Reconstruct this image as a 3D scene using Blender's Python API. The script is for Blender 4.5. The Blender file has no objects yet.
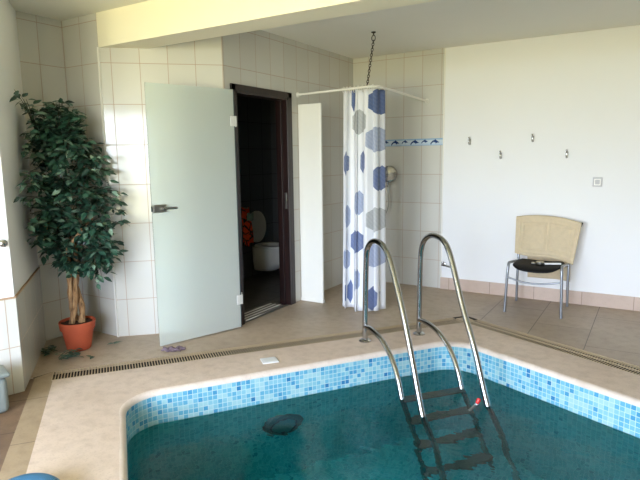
import bpy, bmesh, math, random
from mathutils import Vector, Matrix
from mathutils.geometry import tessellate_polygon, intersect_line_line_2d

random.seed(7)
S = bpy.context.scene
COL = S.collection
PI = math.pi

# ------------------------------------------------------------------ camera
CAM = Vector((0, 0, 1.47))
F_PX = 549.15
RIGHT = Vector((0.855, 0.519, -0.013))
YAW, PITCH, ROLL = math.radians(-31.377), math.radians(8.44), math.radians(-0.781)
fw = Vector((math.sin(YAW) * math.cos(PITCH), math.cos(YAW) * math.cos(PITCH), -math.sin(PITCH)))
rt = Vector((math.cos(YAW), -math.sin(YAW), 0))
up = rt.cross(fw)
r2 = rt * math.cos(ROLL) + up * math.sin(ROLL)
u2 = -rt * math.sin(ROLL) + up * math.cos(ROLL)
cam = bpy.data.cameras.new('camera')
cam.sensor_width = 36.0
cam.lens = F_PX * 36.0 / 640.0
cam.clip_start = 0.05
co = bpy.data.objects.new('camera', cam)
COL.objects.link(co)
m3 = Matrix((r2, u2, -fw)).transposed()
co.matrix_world = Matrix.Translation(CAM) @ m3.to_4x4()
S.camera = co

# ------------------------------------------------------------------ materials
def lin(c):
    return tuple((x / 255 / 12.92) if x / 255 <= 0.04045 else ((x / 255 + 0.055) / 1.055) ** 2.4 for x in c)

class NT:
    def __init__(self, name):
        self.m = bpy.data.materials.new(name)
        self.m.use_nodes = True
        self.t = self.m.node_tree
        self.n = self.t.nodes
        self.b = self.n['Principled BSDF']
        self.out = self.n['Material Output']
    def node(self, kind, **kw):
        x = self.n.new(kind)
        for k, v in kw.items():
            setattr(x, k, v)
        return x
    def link(self, a, b):
        self.t.links.new(a, b)
    def math(self, op, a, b=None, c=None, clamp=False):
        x = self.n.new('ShaderNodeMath')
        x.operation = op
        x.use_clamp = clamp
        for i, v in enumerate((a, b, c)):
            if v is None:
                continue
            if isinstance(v, (int, float)):
                x.inputs[i].default_value = v
            else:
                self.link(v, x.inputs[i])
        return x.outputs[0]
    def mix(self, fac, a, b):
        x = self.n.new('ShaderNodeMix')
        x.data_type = 'RGBA'
        for i, v in ((0, fac), (6, a), (7, b)):
            if isinstance(v, (int, float)):
                x.inputs[i].default_value = v
            elif isinstance(v, tuple):
                x.inputs[i].default_value = (*v[:3], 1)
            else:
                self.link(v, x.inputs[i])
        return x.outputs[2]
    def set(self, **kw):
        for k, v in kw.items():
            i = self.b.inputs[k.replace('_', ' ')]
            if isinstance(v, (int, float)):
                i.default_value = v
            elif isinstance(v, tuple):
                i.default_value = (*v[:3], 1)
            else:
                self.link(v, i)
    def noise(self, scale, detail=4, vec=None, rough=0.55):
        x = self.node('ShaderNodeTexNoise')
        x.inputs['Scale'].default_value = scale
        x.inputs['Detail'].default_value = detail
        x.inputs['Roughness'].default_value = rough
        if vec is None:
            tc = self.node('ShaderNodeTexCoord')
            vec = tc.outputs['Object']
        self.link(vec, x.inputs['Vector'])
        return x.outputs['Fac']
    def ramp(self, fac, stops, interp='LINEAR'):
        x = self.node('ShaderNodeValToRGB')
        e = x.color_ramp.elements
        x.color_ramp.interpolation = interp
        while len(e) < len(stops):
            e.new(0.5)
        for i, (p, c) in enumerate(stops):
            e[i].position = p
            e[i].color = (*c[:3], 1)
        self.link(fac, x.inputs[0])
        return x.outputs[0]
    def bump(self, h, strength=0.2, dist=0.01):
        x = self.node('ShaderNodeBump')
        x.inputs['Strength'].default_value = strength
        x.inputs['Distance'].default_value = dist
        self.link(h, x.inputs['Height'])
        self.link(x.outputs[0], self.b.inputs['Normal'])
        return x.outputs[0]

def simple(name, c, rough=0.5, metal=0.0, var=0.08, scale=12, bump=0.0, bscale=80, **kw):
    t = NT(name)
    l = lin(c)
    f = t.noise(scale)
    col = t.mix(f, tuple(x * (1 - var) for x in l), tuple(min(1, x * (1 + var)) for x in l))
    t.set(Base_Color=col, Roughness=rough, Metallic=metal)
    for k, v in kw.items():
        t.set(**{k: v})
    if bump:
        t.bump(t.noise(bscale), bump, 0.004)
    return t.m

def tile_mat(name, tile, grout, w=0.217, h=0.32, rough=0.22, mortar=0.0035, var=0.03, offset=0.0, bump=0.35):
    t = NT(name)
    uv = t.node('ShaderNodeUVMap')
    br = t.node('ShaderNodeTexBrick')
    br.offset = offset
    br.squash = 1.0
    l = lin(tile)
    br.inputs['Color1'].default_value = (*[x * (1 - var) for x in l], 1)
    br.inputs['Color2'].default_value = (*[min(1, x * (1 + var)) for x in l], 1)
    br.inputs['Mortar'].default_value = (*lin(grout), 1)
    br.inputs['Scale'].default_value = 1.0
    br.inputs['Mortar Size'].default_value = mortar
    br.inputs['Mortar Smooth'].default_value = 0.15
    br.inputs['Brick Width'].default_value = w
    br.inputs['Row Height'].default_value = h
    t.link(uv.outputs[0], br.inputs['Vector'])
    f = t.noise(3.0, 3)
    col = t.mix(t.math('MULTIPLY', f, 0.12), br.outputs['Color'], tuple(x * 0.6 for x in l))
    t.set(Base_Color=col, Specular_IOR_Level=0.36)
    t.set(Roughness=t.math('ADD', t.math('MULTIPLY', br.outputs['Fac'], 0.5), rough))
    inv = t.math('SUBTRACT', 1.0, br.outputs['Fac'])
    wav = t.math('MULTIPLY', t.noise(5.0, 2), 0.25)
    t.bump(t.math('ADD', inv, wav), bump, 0.003)
    return t.m

M = {}
M['tile'] = tile_mat('white_glazed_tile', (206, 204, 196), (176, 154, 134), rough=0.11, mortar=0.0028, bump=0.06)
M['wctile'] = tile_mat('grey_wc_tile', (86, 88, 87), (48, 46, 44), rough=0.35)
M['paint'] = simple('white_wall_paint', (236, 236, 236), 0.85, var=0.02, scale=2, bump=0.06, bscale=60)
M['cream'] = simple('cream_wall_paint', (238, 232, 210), 0.85, var=0.02, scale=2, bump=0.05, bscale=60)
M['ceil'] = simple('ceiling_paint', (232, 230, 220), 0.9, var=0.02, scale=2)
M['chrome'] = simple('polished_steel', (178, 178, 177), 0.16, 1.0, var=0.03)
M['satin'] = simple('satin_steel', (170, 168, 160), 0.32, 1.0, var=0.04)
M['greymetal'] = simple('grey_painted_tube', (150, 154, 160), 0.35, 0.75, var=0.03)
M['black'] = simple('black_upholstery', (12, 12, 13), 0.6, var=0.2, scale=40, bump=0.1, bscale=300, Specular_IOR_Level=0.2)
M['hinge'] = simple('bright_hinge_metal', (224, 224, 220), 0.3, 0.35, var=0.02)
M['darkrubber'] = simple('dark_rubber', (48, 56, 58), 0.5)
M['whiteplastic'] = simple('white_plastic', (232, 230, 222), 0.35, var=0.02)
M['greyplastic'] = simple('grey_green_plastic', (130, 138, 134), 0.45, var=0.04)
M['chain'] = simple('dark_chain_steel', (70, 62, 56), 0.4, 0.8, var=0.1)
M['terracotta'] = simple('terracotta', (190, 88, 56), 0.75, var=0.12, scale=9, bump=0.1, bscale=120)
M['soil'] = simple('potting_soil', (70, 48, 34), 0.95, var=0.4, scale=60, bump=0.6, bscale=90)
M['ceramic'] = simple('white_ceramic', (228, 226, 218), 0.12, var=0.01)
M['slat'] = simple('beige_grate_plastic', (186, 166, 136), 0.55, var=0.05)
M['channel'] = simple('dark_channel', (40, 32, 26), 0.9, var=0.2)
M['red'] = simple('red_plastic', (215, 40, 36), 0.35, var=0.03)
M['purplegrey'] = simple('purple_grey_cloth', (112, 96, 104), 0.9, var=0.35, scale=30, bump=0.5, bscale=60)
M['whitestone'] = simple('white_plate', (225, 226, 226), 0.4, var=0.03)

def wood_door():
    t = NT('wenge_door_frame')
    tc = t.node('ShaderNodeTexCoord')
    mp = t.node('ShaderNodeMapping')
    mp.inputs['Scale'].default_value = (40, 40, 2)
    t.link(tc.outputs['Object'], mp.inputs['Vector'])
    f = t.noise(1.5, 5, mp.outputs[0])
    t.set(Base_Color=t.ramp(f, [(0.3, lin((22, 11, 10))), (0.75, lin((46, 25, 22)))]), Roughness=0.38)
    return t.m
M['wenge'] = wood_door()

def bark():
    t = NT('tan_bark')
    tc = t.node('ShaderNodeTexCoord')
    mp = t.node('ShaderNodeMapping')
    mp.inputs['Scale'].default_value = (60, 60, 10)
    t.link(tc.outputs['Object'], mp.inputs['Vector'])
    f = t.noise(1.0, 6, mp.outputs[0])
    t.set(Base_Color=t.ramp(f, [(0.3, lin((84, 60, 40))), (0.5, lin((168, 130, 92))), (0.75, lin((205, 170, 128)))]), Roughness=0.85)
    t.bump(f, 0.6, 0.006)
    return t.m
M['bark'] = bark()
M['twig'] = simple('dark_twig', (58, 60, 42), 0.8)

def leaf(name, a, b, c):
    t = NT(name)
    g = t.node('ShaderNodeNewGeometry')
    t.set(Base_Color=t.ramp(g.outputs['Random Per Island'], [(0.0, lin(a)), (0.5, lin(b)), (0.82, lin(b)), (1.0, lin(c))]),
          Roughness=0.33)
    return t.m
M['leaf'] = leaf('ficus_leaf', (24, 44, 36), (50, 86, 68), (140, 168, 146))  # palest leaves have the foliage highlights put into their colour
M['dryleaf'] = leaf('fallen_leaf', (40, 66, 58), (66, 100, 84), (110, 120, 92))

def stone(name, a, b, c, joints=None, rough=0.7):
    t = NT(name)
    n1 = t.noise(1.3, 5)
    n2 = t.noise(90, 2)
    n3 = t.noise(14, 6)
    base = t.ramp(n1, [(0.3, lin(a)), (0.7, lin(b))])
    base = t.mix(t.math('MULTIPLY', t.ramp(n2, [(0.55, (0, 0, 0)), (0.72, (1, 1, 1))]), 0.35), base, lin(c))
    base = t.mix(t.math('MULTIPLY', t.ramp(n3, [(0.45, (0, 0, 0)), (0.7, (1, 1, 1))]), 0.34), base, lin(c))
    if joints:
        w, h, mort, off, ang, ox, oy, jc, jk = joints
        tc = t.node('ShaderNodeTexCoord')
        mp = t.node('ShaderNodeMapping')
        mp.inputs['Rotation'].default_value = (0, 0, ang)
        mp.inputs['Location'].default_value = (ox, oy, 0)
        t.link(tc.outputs['Object'], mp.inputs['Vector'])
        br = t.node('ShaderNodeTexBrick')
        br.offset = off
        br.inputs['Scale'].default_value = 1
        br.inputs['Mortar Size'].default_value = mort
        br.inputs['Brick Width'].default_value = w
        br.inputs['Row Height'].default_value = h
        br.inputs['Mortar Smooth'].default_value = 0.2
        br.inputs['Color1'].default_value = (0.92, 0.92, 0.92, 1)
        br.inputs['Color2'].default_value = (1, 1, 1, 1)
        t.link(mp.outputs[0], br.inputs['Vector'])
        mul = t.node('ShaderNodeMix', data_type='RGBA', blend_type='MULTIPLY')
        mul.inputs[0].default_value = 1
        t.link(base, mul.inputs[6]); t.link(br.outputs['Color'], mul.inputs[7])
        base = t.mix(t.math('MULTIPLY', br.outputs['Fac'], jk), mul.outputs[2], lin(jc))
    t.set(Base_Color=base, Roughness=rough)
    t.bump(n2, 0.08, 0.003)
    return t.m
# joints: brick w, row h, mortar, offset, angle, x, y, colour
M['floor'] = stone('tan_floor_tile', (156, 137, 115), (180, 161, 138), (128, 110, 92),
                   (0.9, 0.445, 0.003, 0.5, math.radians(90), 5.0 + 0.02, 0.385 + 0.445 * 12, (128, 110, 94), 0.4), 0.42)
M['floorstone'] = stone('tan_floor_stone', (164, 146, 124), (188, 170, 148), (138, 120, 100), None, 0.5)
M['surround'] = stone('cream_pool_surround', (198, 178, 160), (216, 198, 182), (162, 142, 124), None, 0.75)
M['strip'] = stone('beige_edge_tile', (158, 138, 110), (174, 153, 124), (126, 106, 82),
                   (0.6, 5.0, 0.003, 0.0, math.radians(38.5), 0.1, 2.0, (140, 118, 92), 0.6), 0.6)
M['brownfloor'] = stone('brown_floor_tile', (104, 82, 62), (132, 106, 82), (76, 58, 42),
                        (0.45, 0.45, 0.004, 0.0, math.radians(38.5), 0.1, 0.1, (84, 62, 44), 0.7), 0.5)
M['base'] = stone('pink_beige_baseboard', (196, 173, 157), (210, 188, 172), (186, 160, 142),
                  (0.45, 5.0, 0.003, 0.0, 0.0, 0.1, 2.0, (180, 152, 134), 0.7), 0.5)

def mosaic(name, cols, grout):
    t = NT(name)
    uv = t.node('ShaderNodeUVMap')
    sep = t.node('ShaderNodeSeparateXYZ')
    t.link(uv.outputs[0], sep.inputs[0])
    P = 0.033
    a = t.math('DIVIDE', sep.outputs[0], P)
    b = t.math('DIVIDE', sep.outputs[1], P)
    cb = t.node('ShaderNodeCombineXYZ')
    t.link(t.math('FLOOR', a), cb.inputs[0]); t.link(t.math('FLOOR', b), cb.inputs[1])
    wn = t.node('ShaderNodeTexWhiteNoise', noise_dimensions='2D')
    t.link(cb.outputs[0], wn.inputs['Vector'])
    col = t.ramp(wn.outputs['Value'], [(q, lin(c)) for q, c in zip((0.0, 0.22, 0.45, 0.7, 0.9, 0.975), cols)], 'CONSTANT')
    fa = t.math('FRACT', a); fb = t.math('FRACT', b)
    da = t.math('ABSOLUTE', t.math('SUBTRACT', fa, 0.5)); db = t.math('ABSOLUTE', t.math('SUBTRACT', fb, 0.5))
    g = t.math('GREATER_THAN', t.math('MAXIMUM', da, db), 0.435)
    t.set(Base_Color=t.mix(g, col, lin(grout)), Roughness=0.25)
    t.bump(t.math('SUBTRACT', 1.0, g), 0.3, 0.002)
    return t.m
M['mosaic'] = mosaic('blue_glass_mosaic', [(158, 198, 204), (134, 188, 202), (116, 178, 200), (100, 168, 196), (78, 150, 188), (54, 122, 170)], (184, 210, 214))
M['tealmosaic'] = mosaic('teal_glass_mosaic', [(84, 204, 208), (74, 194, 200), (68, 188, 196), (62, 182, 190), (56, 174, 184), (46, 158, 172)], (96, 208, 212))

def water():
    t = NT('teal_pool_water')
    tc = t.node('ShaderNodeTexCoord')
    mp = t.node('ShaderNodeMapping')
    mp.inputs['Rotation'].default_value = (0, 0, math.radians(-20))
    mp.inputs['Scale'].default_value = (1.0, 2.2, 1)
    t.link(tc.outputs['Object'], mp.inputs['Vector'])
    n1 = t.noise(2.2, 2, mp.outputs[0], 0.4)
    n2 = t.noise(7.0, 2, mp.outputs[0], 0.4)
    h = t.math('ADD', n1, t.math('MULTIPLY', n2, 0.22))
    bp = t.node('ShaderNodeBump')
    bp.inputs['Strength'].default_value = 0.3
    bp.inputs['Distance'].default_value = 0.06
    t.link(h, bp.inputs['Height'])
    t.n.remove(t.b)
    rf = t.node('ShaderNodeBsdfRefraction')
    rf.inputs['IOR'].default_value = 1.33
    rf.inputs['Roughness'].default_value = 0.0
    gs = t.node('ShaderNodeBsdfGlossy')
    gs.inputs['Roughness'].default_value = 0.02
    fr = t.node('ShaderNodeFresnel')
    fr.inputs['IOR'].default_value = 1.33
    for q in (rf, gs, fr):
        t.link(bp.outputs[0], q.inputs['Normal'])
    mx = t.node('ShaderNodeMixShader')
    t.link(t.math('MULTIPLY', fr.outputs[0], 0.75), mx.inputs[0])
    t.link(rf.outputs[0], mx.inputs[1]); t.link(gs.outputs[0], mx.inputs[2])
    t.link(mx.outputs[0], t.out.inputs['Surface'])
    va = t.node('ShaderNodeVolumeAbsorption')
    va.inputs['Color'].default_value = (0.0, 0.62, 0.70, 1)
    va.inputs['Density'].default_value = 0.42
    t.link(va.outputs[0], t.out.inputs['Volume'])
    return t.m
M['water'] = water()

def frosted():
    t = NT('frosted_glass')
    t.n.remove(t.b)
    rf = t.node('ShaderNodeBsdfRefraction')
    rf.inputs['Color'].default_value = (0.90, 0.96, 0.92, 1)
    rf.inputs['Roughness'].default_value = 0.13
    rf.inputs['IOR'].default_value = 1.12
    df = t.node('ShaderNodeBsdfDiffuse'); df.inputs['Color'].default_value = (0.90, 0.94, 0.91, 1)
    tr = t.node('ShaderNodeBsdfTranslucent'); tr.inputs['Color'].default_value = (0.90, 0.95, 0.92, 1)
    gs = t.node('ShaderNodeBsdfGlossy'); gs.inputs['Roughness'].default_value = 0.2
    m1 = t.node('ShaderNodeMixShader'); m1.inputs[0].default_value = 0.25
    t.link(df.outputs[0], m1.inputs[1]); t.link(tr.outputs[0], m1.inputs[2])
    m2 = t.node('ShaderNodeMixShader'); m2.inputs[0].default_value = 0.56
    t.link(m1.outputs[0], m2.inputs[1]); t.link(rf.outputs[0], m2.inputs[2])
    fr = t.node('ShaderNodeFresnel'); fr.inputs['IOR'].default_value = 1.45
    m3_ = t.node('ShaderNodeMixShader')
    t.link(fr.outputs[0], m3_.inputs[0]); t.link(m2.outputs[0], m3_.inputs[1]); t.link(gs.outputs[0], m3_.inputs[2])
    t.link(m3_.outputs[0], t.out.inputs['Surface'])
    return t.m
M['frost'] = frosted()

def curtain_mat():
    t = NT('white_curtain_with_hexagons')
    uv = t.node('ShaderNodeUVMap')
    sep = t.node('ShaderNodeSeparateXYZ')
    t.link(uv.outputs[0], sep.inputs[0])
    X, Z = sep.outputs[0], sep.outputs[1]
    col = lin((240, 241, 244))
    st = t.math('SINE', t.math('MULTIPLY', t.math('ADD', Z, t.math('MULTIPLY', X, -0.35)), 520.0))
    st = t.math('MULTIPLY', t.math('ADD', st, 1.0), 0.5)
    # centre x, centre z, radius, colour, stripe strength
    blue, steel, grey = lin((64, 92, 150)), lin((132, 150, 188)), lin((160, 164, 164))
    for (cx, cz, r, c, k) in HEX:
        dx = t.math('ABSOLUTE', t.math('SUBTRACT', X, cx))
        dz = t.math('ABSOLUTE', t.math('SUBTRACT', Z, cz))
        dx = t.math('MULTIPLY', dx, 0.103 / r)
        d = t.math('MAXIMUM', dx, t.math('ADD', t.math('MULTIPLY', dx, 0.5), t.math('MULTIPLY', dz, 0.866)))
        f = t.math('LESS_THAN', d, 0.103)
        cc = {'b': blue, 's': steel, 'g': grey}[c]
        f = t.math('MULTIPLY', f, t.math('SUBTRACT', 1.0, t.math('MULTIPLY', st, k)))
        col = t.mix(f, col, cc)
    t.set(Base_Color=col, Roughness=0.6)
    df = t.node('ShaderNodeBsdfTranslucent')
    if not isinstance(col, tuple):
        t.link(col, df.inputs['Color'])
    ms = t.node('ShaderNodeMixShader'); ms.inputs[0].default_value = 0.25
    t.link(t.b.outputs[0], ms.inputs[1]); t.link(df.outputs[0], ms.inputs[2])
    t.link(ms.outputs[0], t.out.inputs['Surface'])
    return t.m

# ------------------------------------------------------------------ mesh helpers
def obj(name, bm, mats, parent=None, smooth=False, autosmooth=None, loc=None):
    me = bpy.data.meshes.new(name)
    bmesh.ops.recalc_face_normals(bm, faces=bm.faces[:])
    bm.to_mesh(me)
    bm.free()
    if not isinstance(mats, (list, tuple)):
        mats = [mats]
    for m in mats:
        me.materials.append(m)
    if smooth:
        for p in me.polygons:
            p.use_smooth = True
        if autosmooth:
            me.set_sharp_from_angle(angle=math.radians(autosmooth))
    o = bpy.data.objects.new(name, me)
    COL.objects.link(o)
    if parent:
        o.parent = parent
        o.matrix_parent_inverse = Matrix.Translation(-Vector(parent.location)) if parent.type == 'EMPTY' or parent.location.length else Matrix()
        if parent.rotation_euler.z:
            o.matrix_parent_inverse = (Matrix.Translation(parent.location) @ Matrix.Rotation(parent.rotation_euler.z, 4, 'Z')).inverted()
    return o

def thing(name, label, cat, loc=(0, 0, 0), group=None):
    o = bpy.data.objects.new(name, None)
    COL.objects.link(o)
    o.location = loc
    o.empty_display_size = 0.05
    o['label'] = label; o['category'] = cat
    if group:
        o['group'] = group
    return o

def tag(o, label, cat, group=None, kind=None):
    o['label'] = label; o['category'] = cat
    if group: o['group'] = group
    if kind: o['kind'] = kind
    return o

def struct(o, label=None, cat=None):
    o['kind'] = 'structure'
    if label: o['label'] = label
    if cat: o['category'] = cat
    return o

def box(bm, a, b, bevel=0.0, mat=0, rot=None):
    a, b = Vector(a), Vector(b)
    g = bmesh.ops.create_cube(bm, size=1)
    vs = g['verts']
    c = (a + b) / 2; d = b - a
    for v in vs:
        v.co = Vector((v.co.x * d.x, v.co.y * d.y, v.co.z * d.z))
    fs = set(f for v in vs for f in v.link_faces)
    if bevel:
        es = list(set(e for v in vs for e in v.link_edges))
        r = bmesh.ops.bevel(bm, geom=es, offset=bevel, segments=2, affect='EDGES', profile=0.5)
        vs = list(set(v for f in r['faces'] for v in f.verts) | set(v for v in vs if v.is_valid))
        fs = set(f for v in vs for f in v.link_faces)
    for v in vs:
        p = v.co
        if rot is not None:
            p = rot @ p
        v.co = p + c
    for f in fs:
        f.material_index = mat
    return vs

def prism(bm, pts, z0, z1, mat=0):
    lo = [bm.verts.new((p[0], p[1], z0)) for p in pts]
    hi = [bm.verts.new((p[0], p[1], z1)) for p in pts]
    n = len(pts)
    fs = [bm.faces.new(lo[::-1]), bm.faces.new(hi)]
    for i in range(n):
        fs.append(bm.faces.new((lo[i], lo[(i + 1) % n], hi[(i + 1) % n], hi[i])))
    for f in fs:
        f.material_index = mat
    return fs

def poly_holes(bm, outer, holes, z):
    loops = [[Vector((p[0], p[1], 0)) for p in outer]] + [[Vector((p[0], p[1], 0)) for p in h] for h in holes]
    flat = [p for l in loops for p in l]
    vs = [bm.verts.new((p.x, p.y, z)) for p in flat]
    for tri in tessellate_polygon(loops):
        try:
            f = bm.faces.new([vs[i] for i in tri])
            f.normal_update()
            if f.normal.z < 0: f.normal_flip()
        except ValueError:
            pass
    return vs

def smooth_path(pts, rounds=2):
    pts = [Vector(p) for p in pts]
    for _ in range(rounds):
        q = [pts[0]]
        for a, b in zip(pts[:-1], pts[1:]):
            q += [a.lerp(b, 0.25), a.lerp(b, 0.75)]
        q.append(pts[-1])
        pts = q
    return pts

def catmull(pts, n=8):
    pts = [Vector(p) for p in pts]
    P = [pts[0] * 2 - pts[1]] + pts + [pts[-1] * 2 - pts[-2]]
    out = []
    for i in range(1, len(P) - 2):
        a, b, c, d = P[i - 1], P[i], P[i + 1], P[i + 2]
        for k in range(n):
            t = k / n
            out.append(0.5 * ((2 * b) + (c - a) * t + (2 * a - 5 * b + 4 * c - d) * t * t + (3 * b - a - 3 * c + d) * t ** 3))
    out.append(pts[-1])
    return out

def tube(bm, path, r, seg=12, caps=True, closed=False, mat=0):
    path = [Vector(p) for p in path]
    n = len(path)
    rads = r if isinstance(r, (list, tuple)) else [r] * n
    rings = []
    ref = None
    for i, p in enumerate(path):
        if closed:
            t = path[(i + 1) % n] - path[i - 1]
        else:
            t = path[min(i + 1, n - 1)] - path[max(i - 1, 0)]
        t.normalize()
        if ref is None:
            ref = Vector((0, 0, 1)) if abs(t.z) < 0.9 else Vector((1, 0, 0))
        u = (ref - t * ref.dot(t)).normalized()
        w = t.cross(u)
        ref = u
        rings.append([bm.verts.new(p + (u * math.cos(2 * PI * k / seg) + w * math.sin(2 * PI * k / seg)) * rads[i]) for k in range(seg)])
    m = n if closed else n - 1
    for i in range(m):
        A, B = rings[i], rings[(i + 1) % n]
        for k in range(seg):
            f = bm.faces.new((A[k], A[(k + 1) % seg], B[(k + 1) % seg], B[k]))
            f.material_index = mat
    if caps and not closed:
        bm.faces.new(rings[0][::-1]).material_index = mat
        bm.faces.new(rings[-1]).material_index = mat

def lathe(bm, prof, c, seg=32, axis='Z', mat=0, caps=True, M4=None):
    rings = []
    c = Vector(c)
    for r, h in prof:
        ring = []
        for k in range(seg):
            a = 2 * PI * k / seg
            v = Vector((r * math.cos(a), r * math.sin(a), h))
            if M4 is not None:
                v = M4 @ v
            ring.append(bm.verts.new(c + v))
        rings.append(ring)
    for A, B in zip(rings[:-1], rings[1:]):
        for k in range(seg):
            bm.faces.new((A[k], A[(k + 1) % seg], B[(k + 1) % seg], B[k])).material_index = mat
    if caps:
        bm.faces.new(rings[0][::-1]).material_index = mat
        bm.faces.new(rings[-1]).material_index = mat

def uv_wall(o, d, off=0.0, voff=0.0):
    me = o.data
    uv = me.uv_layers.new(name='UVMap')
    d = Vector(d).normalized()
    for l in me.loops:
        p = me.vertices[l.vertex_index].co
        uv.data[l.index].uv = (p.x * d.x + p.y * d.y - off, p.z - voff)

def rotz(a):
    return Matrix.Rotation(a, 3, 'Z')

# ------------------------------------------------------------------ room dimensions
X0, Y0, HC = -3.10, 5.879, 2.613
X1 = -1.998
CL = Vector((-3.80, 2.933)); CR = Vector((X0, 3.586))       # chamfered tiled wall
XK, YN, YP = -4.24, 2.933, 2.554                            # plant niche
Q = Vector((-3.425, 1.886))                                  # pillar corner
XR, YB = 3.6, -2.2
FRONT_D = Vector((-0.30, -0.954))
E0 = Q + FRONT_D * ((YB - Q.y) / FRONT_D.y)

# ------------------------------------------------------------------ pool outline
K = 1.0204
def L2(p, d): return Vector(p) * K, Vector(d).normalized()
lf, ld = L2((-1.957, 3.19), (0.583, 0.8126))      # far edge
ll, lld = L2((-2.25, 1.735), (0.78, -0.625))      # left edge
lr, lrd = L2((-0.454, 3.782), (0.912, -0.405))    # right edge
def isect(p, d, q, e):
    den = d.x * e.y - d.y * e.x
    t = ((q.x - p.x) * e.y - (q.y - p.y) * e.x) / den
    return p + d * t
A = isect(lf, ld, ll, lld); B = isect(lf, ld, lr, lrd)
Cc = B + lrd * 4.6; Dd = A + lld * 4.9
def fillet(poly, radii, n=10):
    out = []
    m = len(poly)
    for i in range(m):
        p, a, b = poly[i], poly[i - 1], poly[(i + 1) % m]
        u = (a - p).normalized(); v = (b - p).normalized()
        ang = math.acos(max(-1, min(1, u.dot(v))))
        t = radii[i] / math.tan(ang / 2)
        s, e = p + u * t, p + v * t
        c = p + (u + v).normalized() * (radii[i] / math.sin(ang / 2))
        a0 = math.atan2(s.y - c.y, s.x - c.x); a1 = math.atan2(e.y - c.y, e.x - c.x)
        da = (a1 - a0 + PI) % (2 * PI) - PI
        for k in range(n + 1):
            th = a0 + da * k / n
            out.append(c + Vector((math.cos(th), math.sin(th))) * radii[i])
    return out
POOL = fillet([A, B, Cc, Dd], [0.24, 0.26, 0.3, 0.3])
def densify(pl, step=0.12):
    out = []
    n = len(pl)
    for i in range(n):
        a, b = pl[i], pl[(i + 1) % n]
        k = max(1, int((b - a).length / step))
        out += [a.lerp(b, j / k) for j in range(k)]
    return out
POOL = densify(POOL)
cen = sum(POOL, Vector((0, 0))) / len(POOL)
def pool_offset(dist):
    n = len(POOL)
    out = []
    for i in range(n):
        t = (POOL[(i + 1) % n] - POOL[i - 1]).normalized()
        nn = Vector((t.y, -t.x))
        if nn.dot(POOL[i] - cen) < 0: nn = -nn
        out.append(POOL[i] + nn * dist)
    return out
WZ = -0.226
RB = 0.032
TH = 0.12

# ------------------------------------------------------------------ drain polyline
dP0 = Vector((-3.497, 2.132)); dP1 = Vector((-1.407, 4.835)); dP2 = dP1 + Vector((0.911, -0.4125)).normalized() * 5.2
HWD = 0.085
dd1 = (dP1 - dP0).normalized(); dd2 = (dP2 - dP1).normalized()
n1 = Vector((dd1.y, -dd1.x)); n2 = Vector((dd2.y, -dd2.x))   # toward the pool
def drain_edge(h):
    a0 = dP0 + n1 * h
    c = isect(a0, dd1, dP1 + n2 * h, dd2)
    e = isect(dP1 + n2 * h, dd2, Vector((XR, 0)), Vector((0, 1)))
    return a0, c, e
I0, I1, I2 = drain_edge(HWD); O0, O1, O2 = drain_edge(-HWD)
SD = Vector((0.7826, -0.6225))
sR = Vector((-3.411, 2.08)); sL = Vector((-3.567, 2.051)) 
sRe = isect(sR, SD, Vector((0, YB)), Vector((1, 0))); sLe = isect(sL, SD, Vector((0, YB)), Vector((1, 0)))

# floor -------------------------------------------------------------
bm = bmesh.new()
SPL = Vector((-1.25, Y0))
far_floor = [O0, O1, SPL, Vector((X0, Y0)), CR, CL, Vector((XK, YN)), Vector((XK, YP)), Vector((-3.585, 2.017))]
poly_holes(bm, far_floor, [], 0)
struct(obj('floor', bm, M['floorstone']))
bm = bmesh.new()
poly_holes(bm, [O1, O2, Vector((XR, Y0)), SPL], [], 0)
struct(obj('floor_tiled', bm, M['floor']))
bm = bmesh.new()
prism(bm, [sR, sRe, sLe, sL, O0 + Vector((0, 0)), I0], -0.05, 0.0)
struct(obj('trim_1', bm, M['strip']))
bm = bmesh.new()
prism(bm, [sL, sLe, E0, Q, Vector((-3.585, 2.017))], -0.05, 0.0)
struct(obj('floor_left', bm, M['brownfloor']))
# surround with rounded pool edge
bm = bmesh.new()
ring_out = pool_offset(RB)
poly_holes(bm, [I0, I1, I2, Vector((XR, YB)), sRe, sR], [ring_out], 0)
prev = None
n = len(POOL)
rings = []
for k in range(7):
    th = PI / 2 * k / 6
    off = RB * (1 - math.sin(th)); z = -RB * (1 - math.cos(th))
    rings.append([bm.verts.new((p.x, p.y, z)) for p in pool_offset(off - 0.004)])
for a, b in zip(rings[:-1], rings[1:]):
    for i in range(n):
        bm.faces.new((a[i], a[(i + 1) % n], b[(i + 1) % n], b[i]))
# lip of the coping returning to the wall
lip = [bm.verts.new((p.x, p.y, -RB - 0.002)) for p in pool_offset(0.003)]
for i in range(n):
    bm.faces.new((rings[-1][i], rings[-1][(i + 1) % n], lip[(i + 1) % n], lip[i]))
bmesh.ops.remove_doubles(bm, verts=bm.verts[:], dist=0.0045)
M['coping'] = stone('pale_coping', (214, 198, 184), (228, 214, 202), (190, 170, 156), None, 0.6)  # paler stone colour on the rounded pool edge
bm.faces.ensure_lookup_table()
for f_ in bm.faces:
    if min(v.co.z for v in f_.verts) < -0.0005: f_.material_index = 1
so = obj('floor_pool_surround', bm, [M['surround'], M['coping']], smooth=True, autosmooth=50); struct(so)
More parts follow.
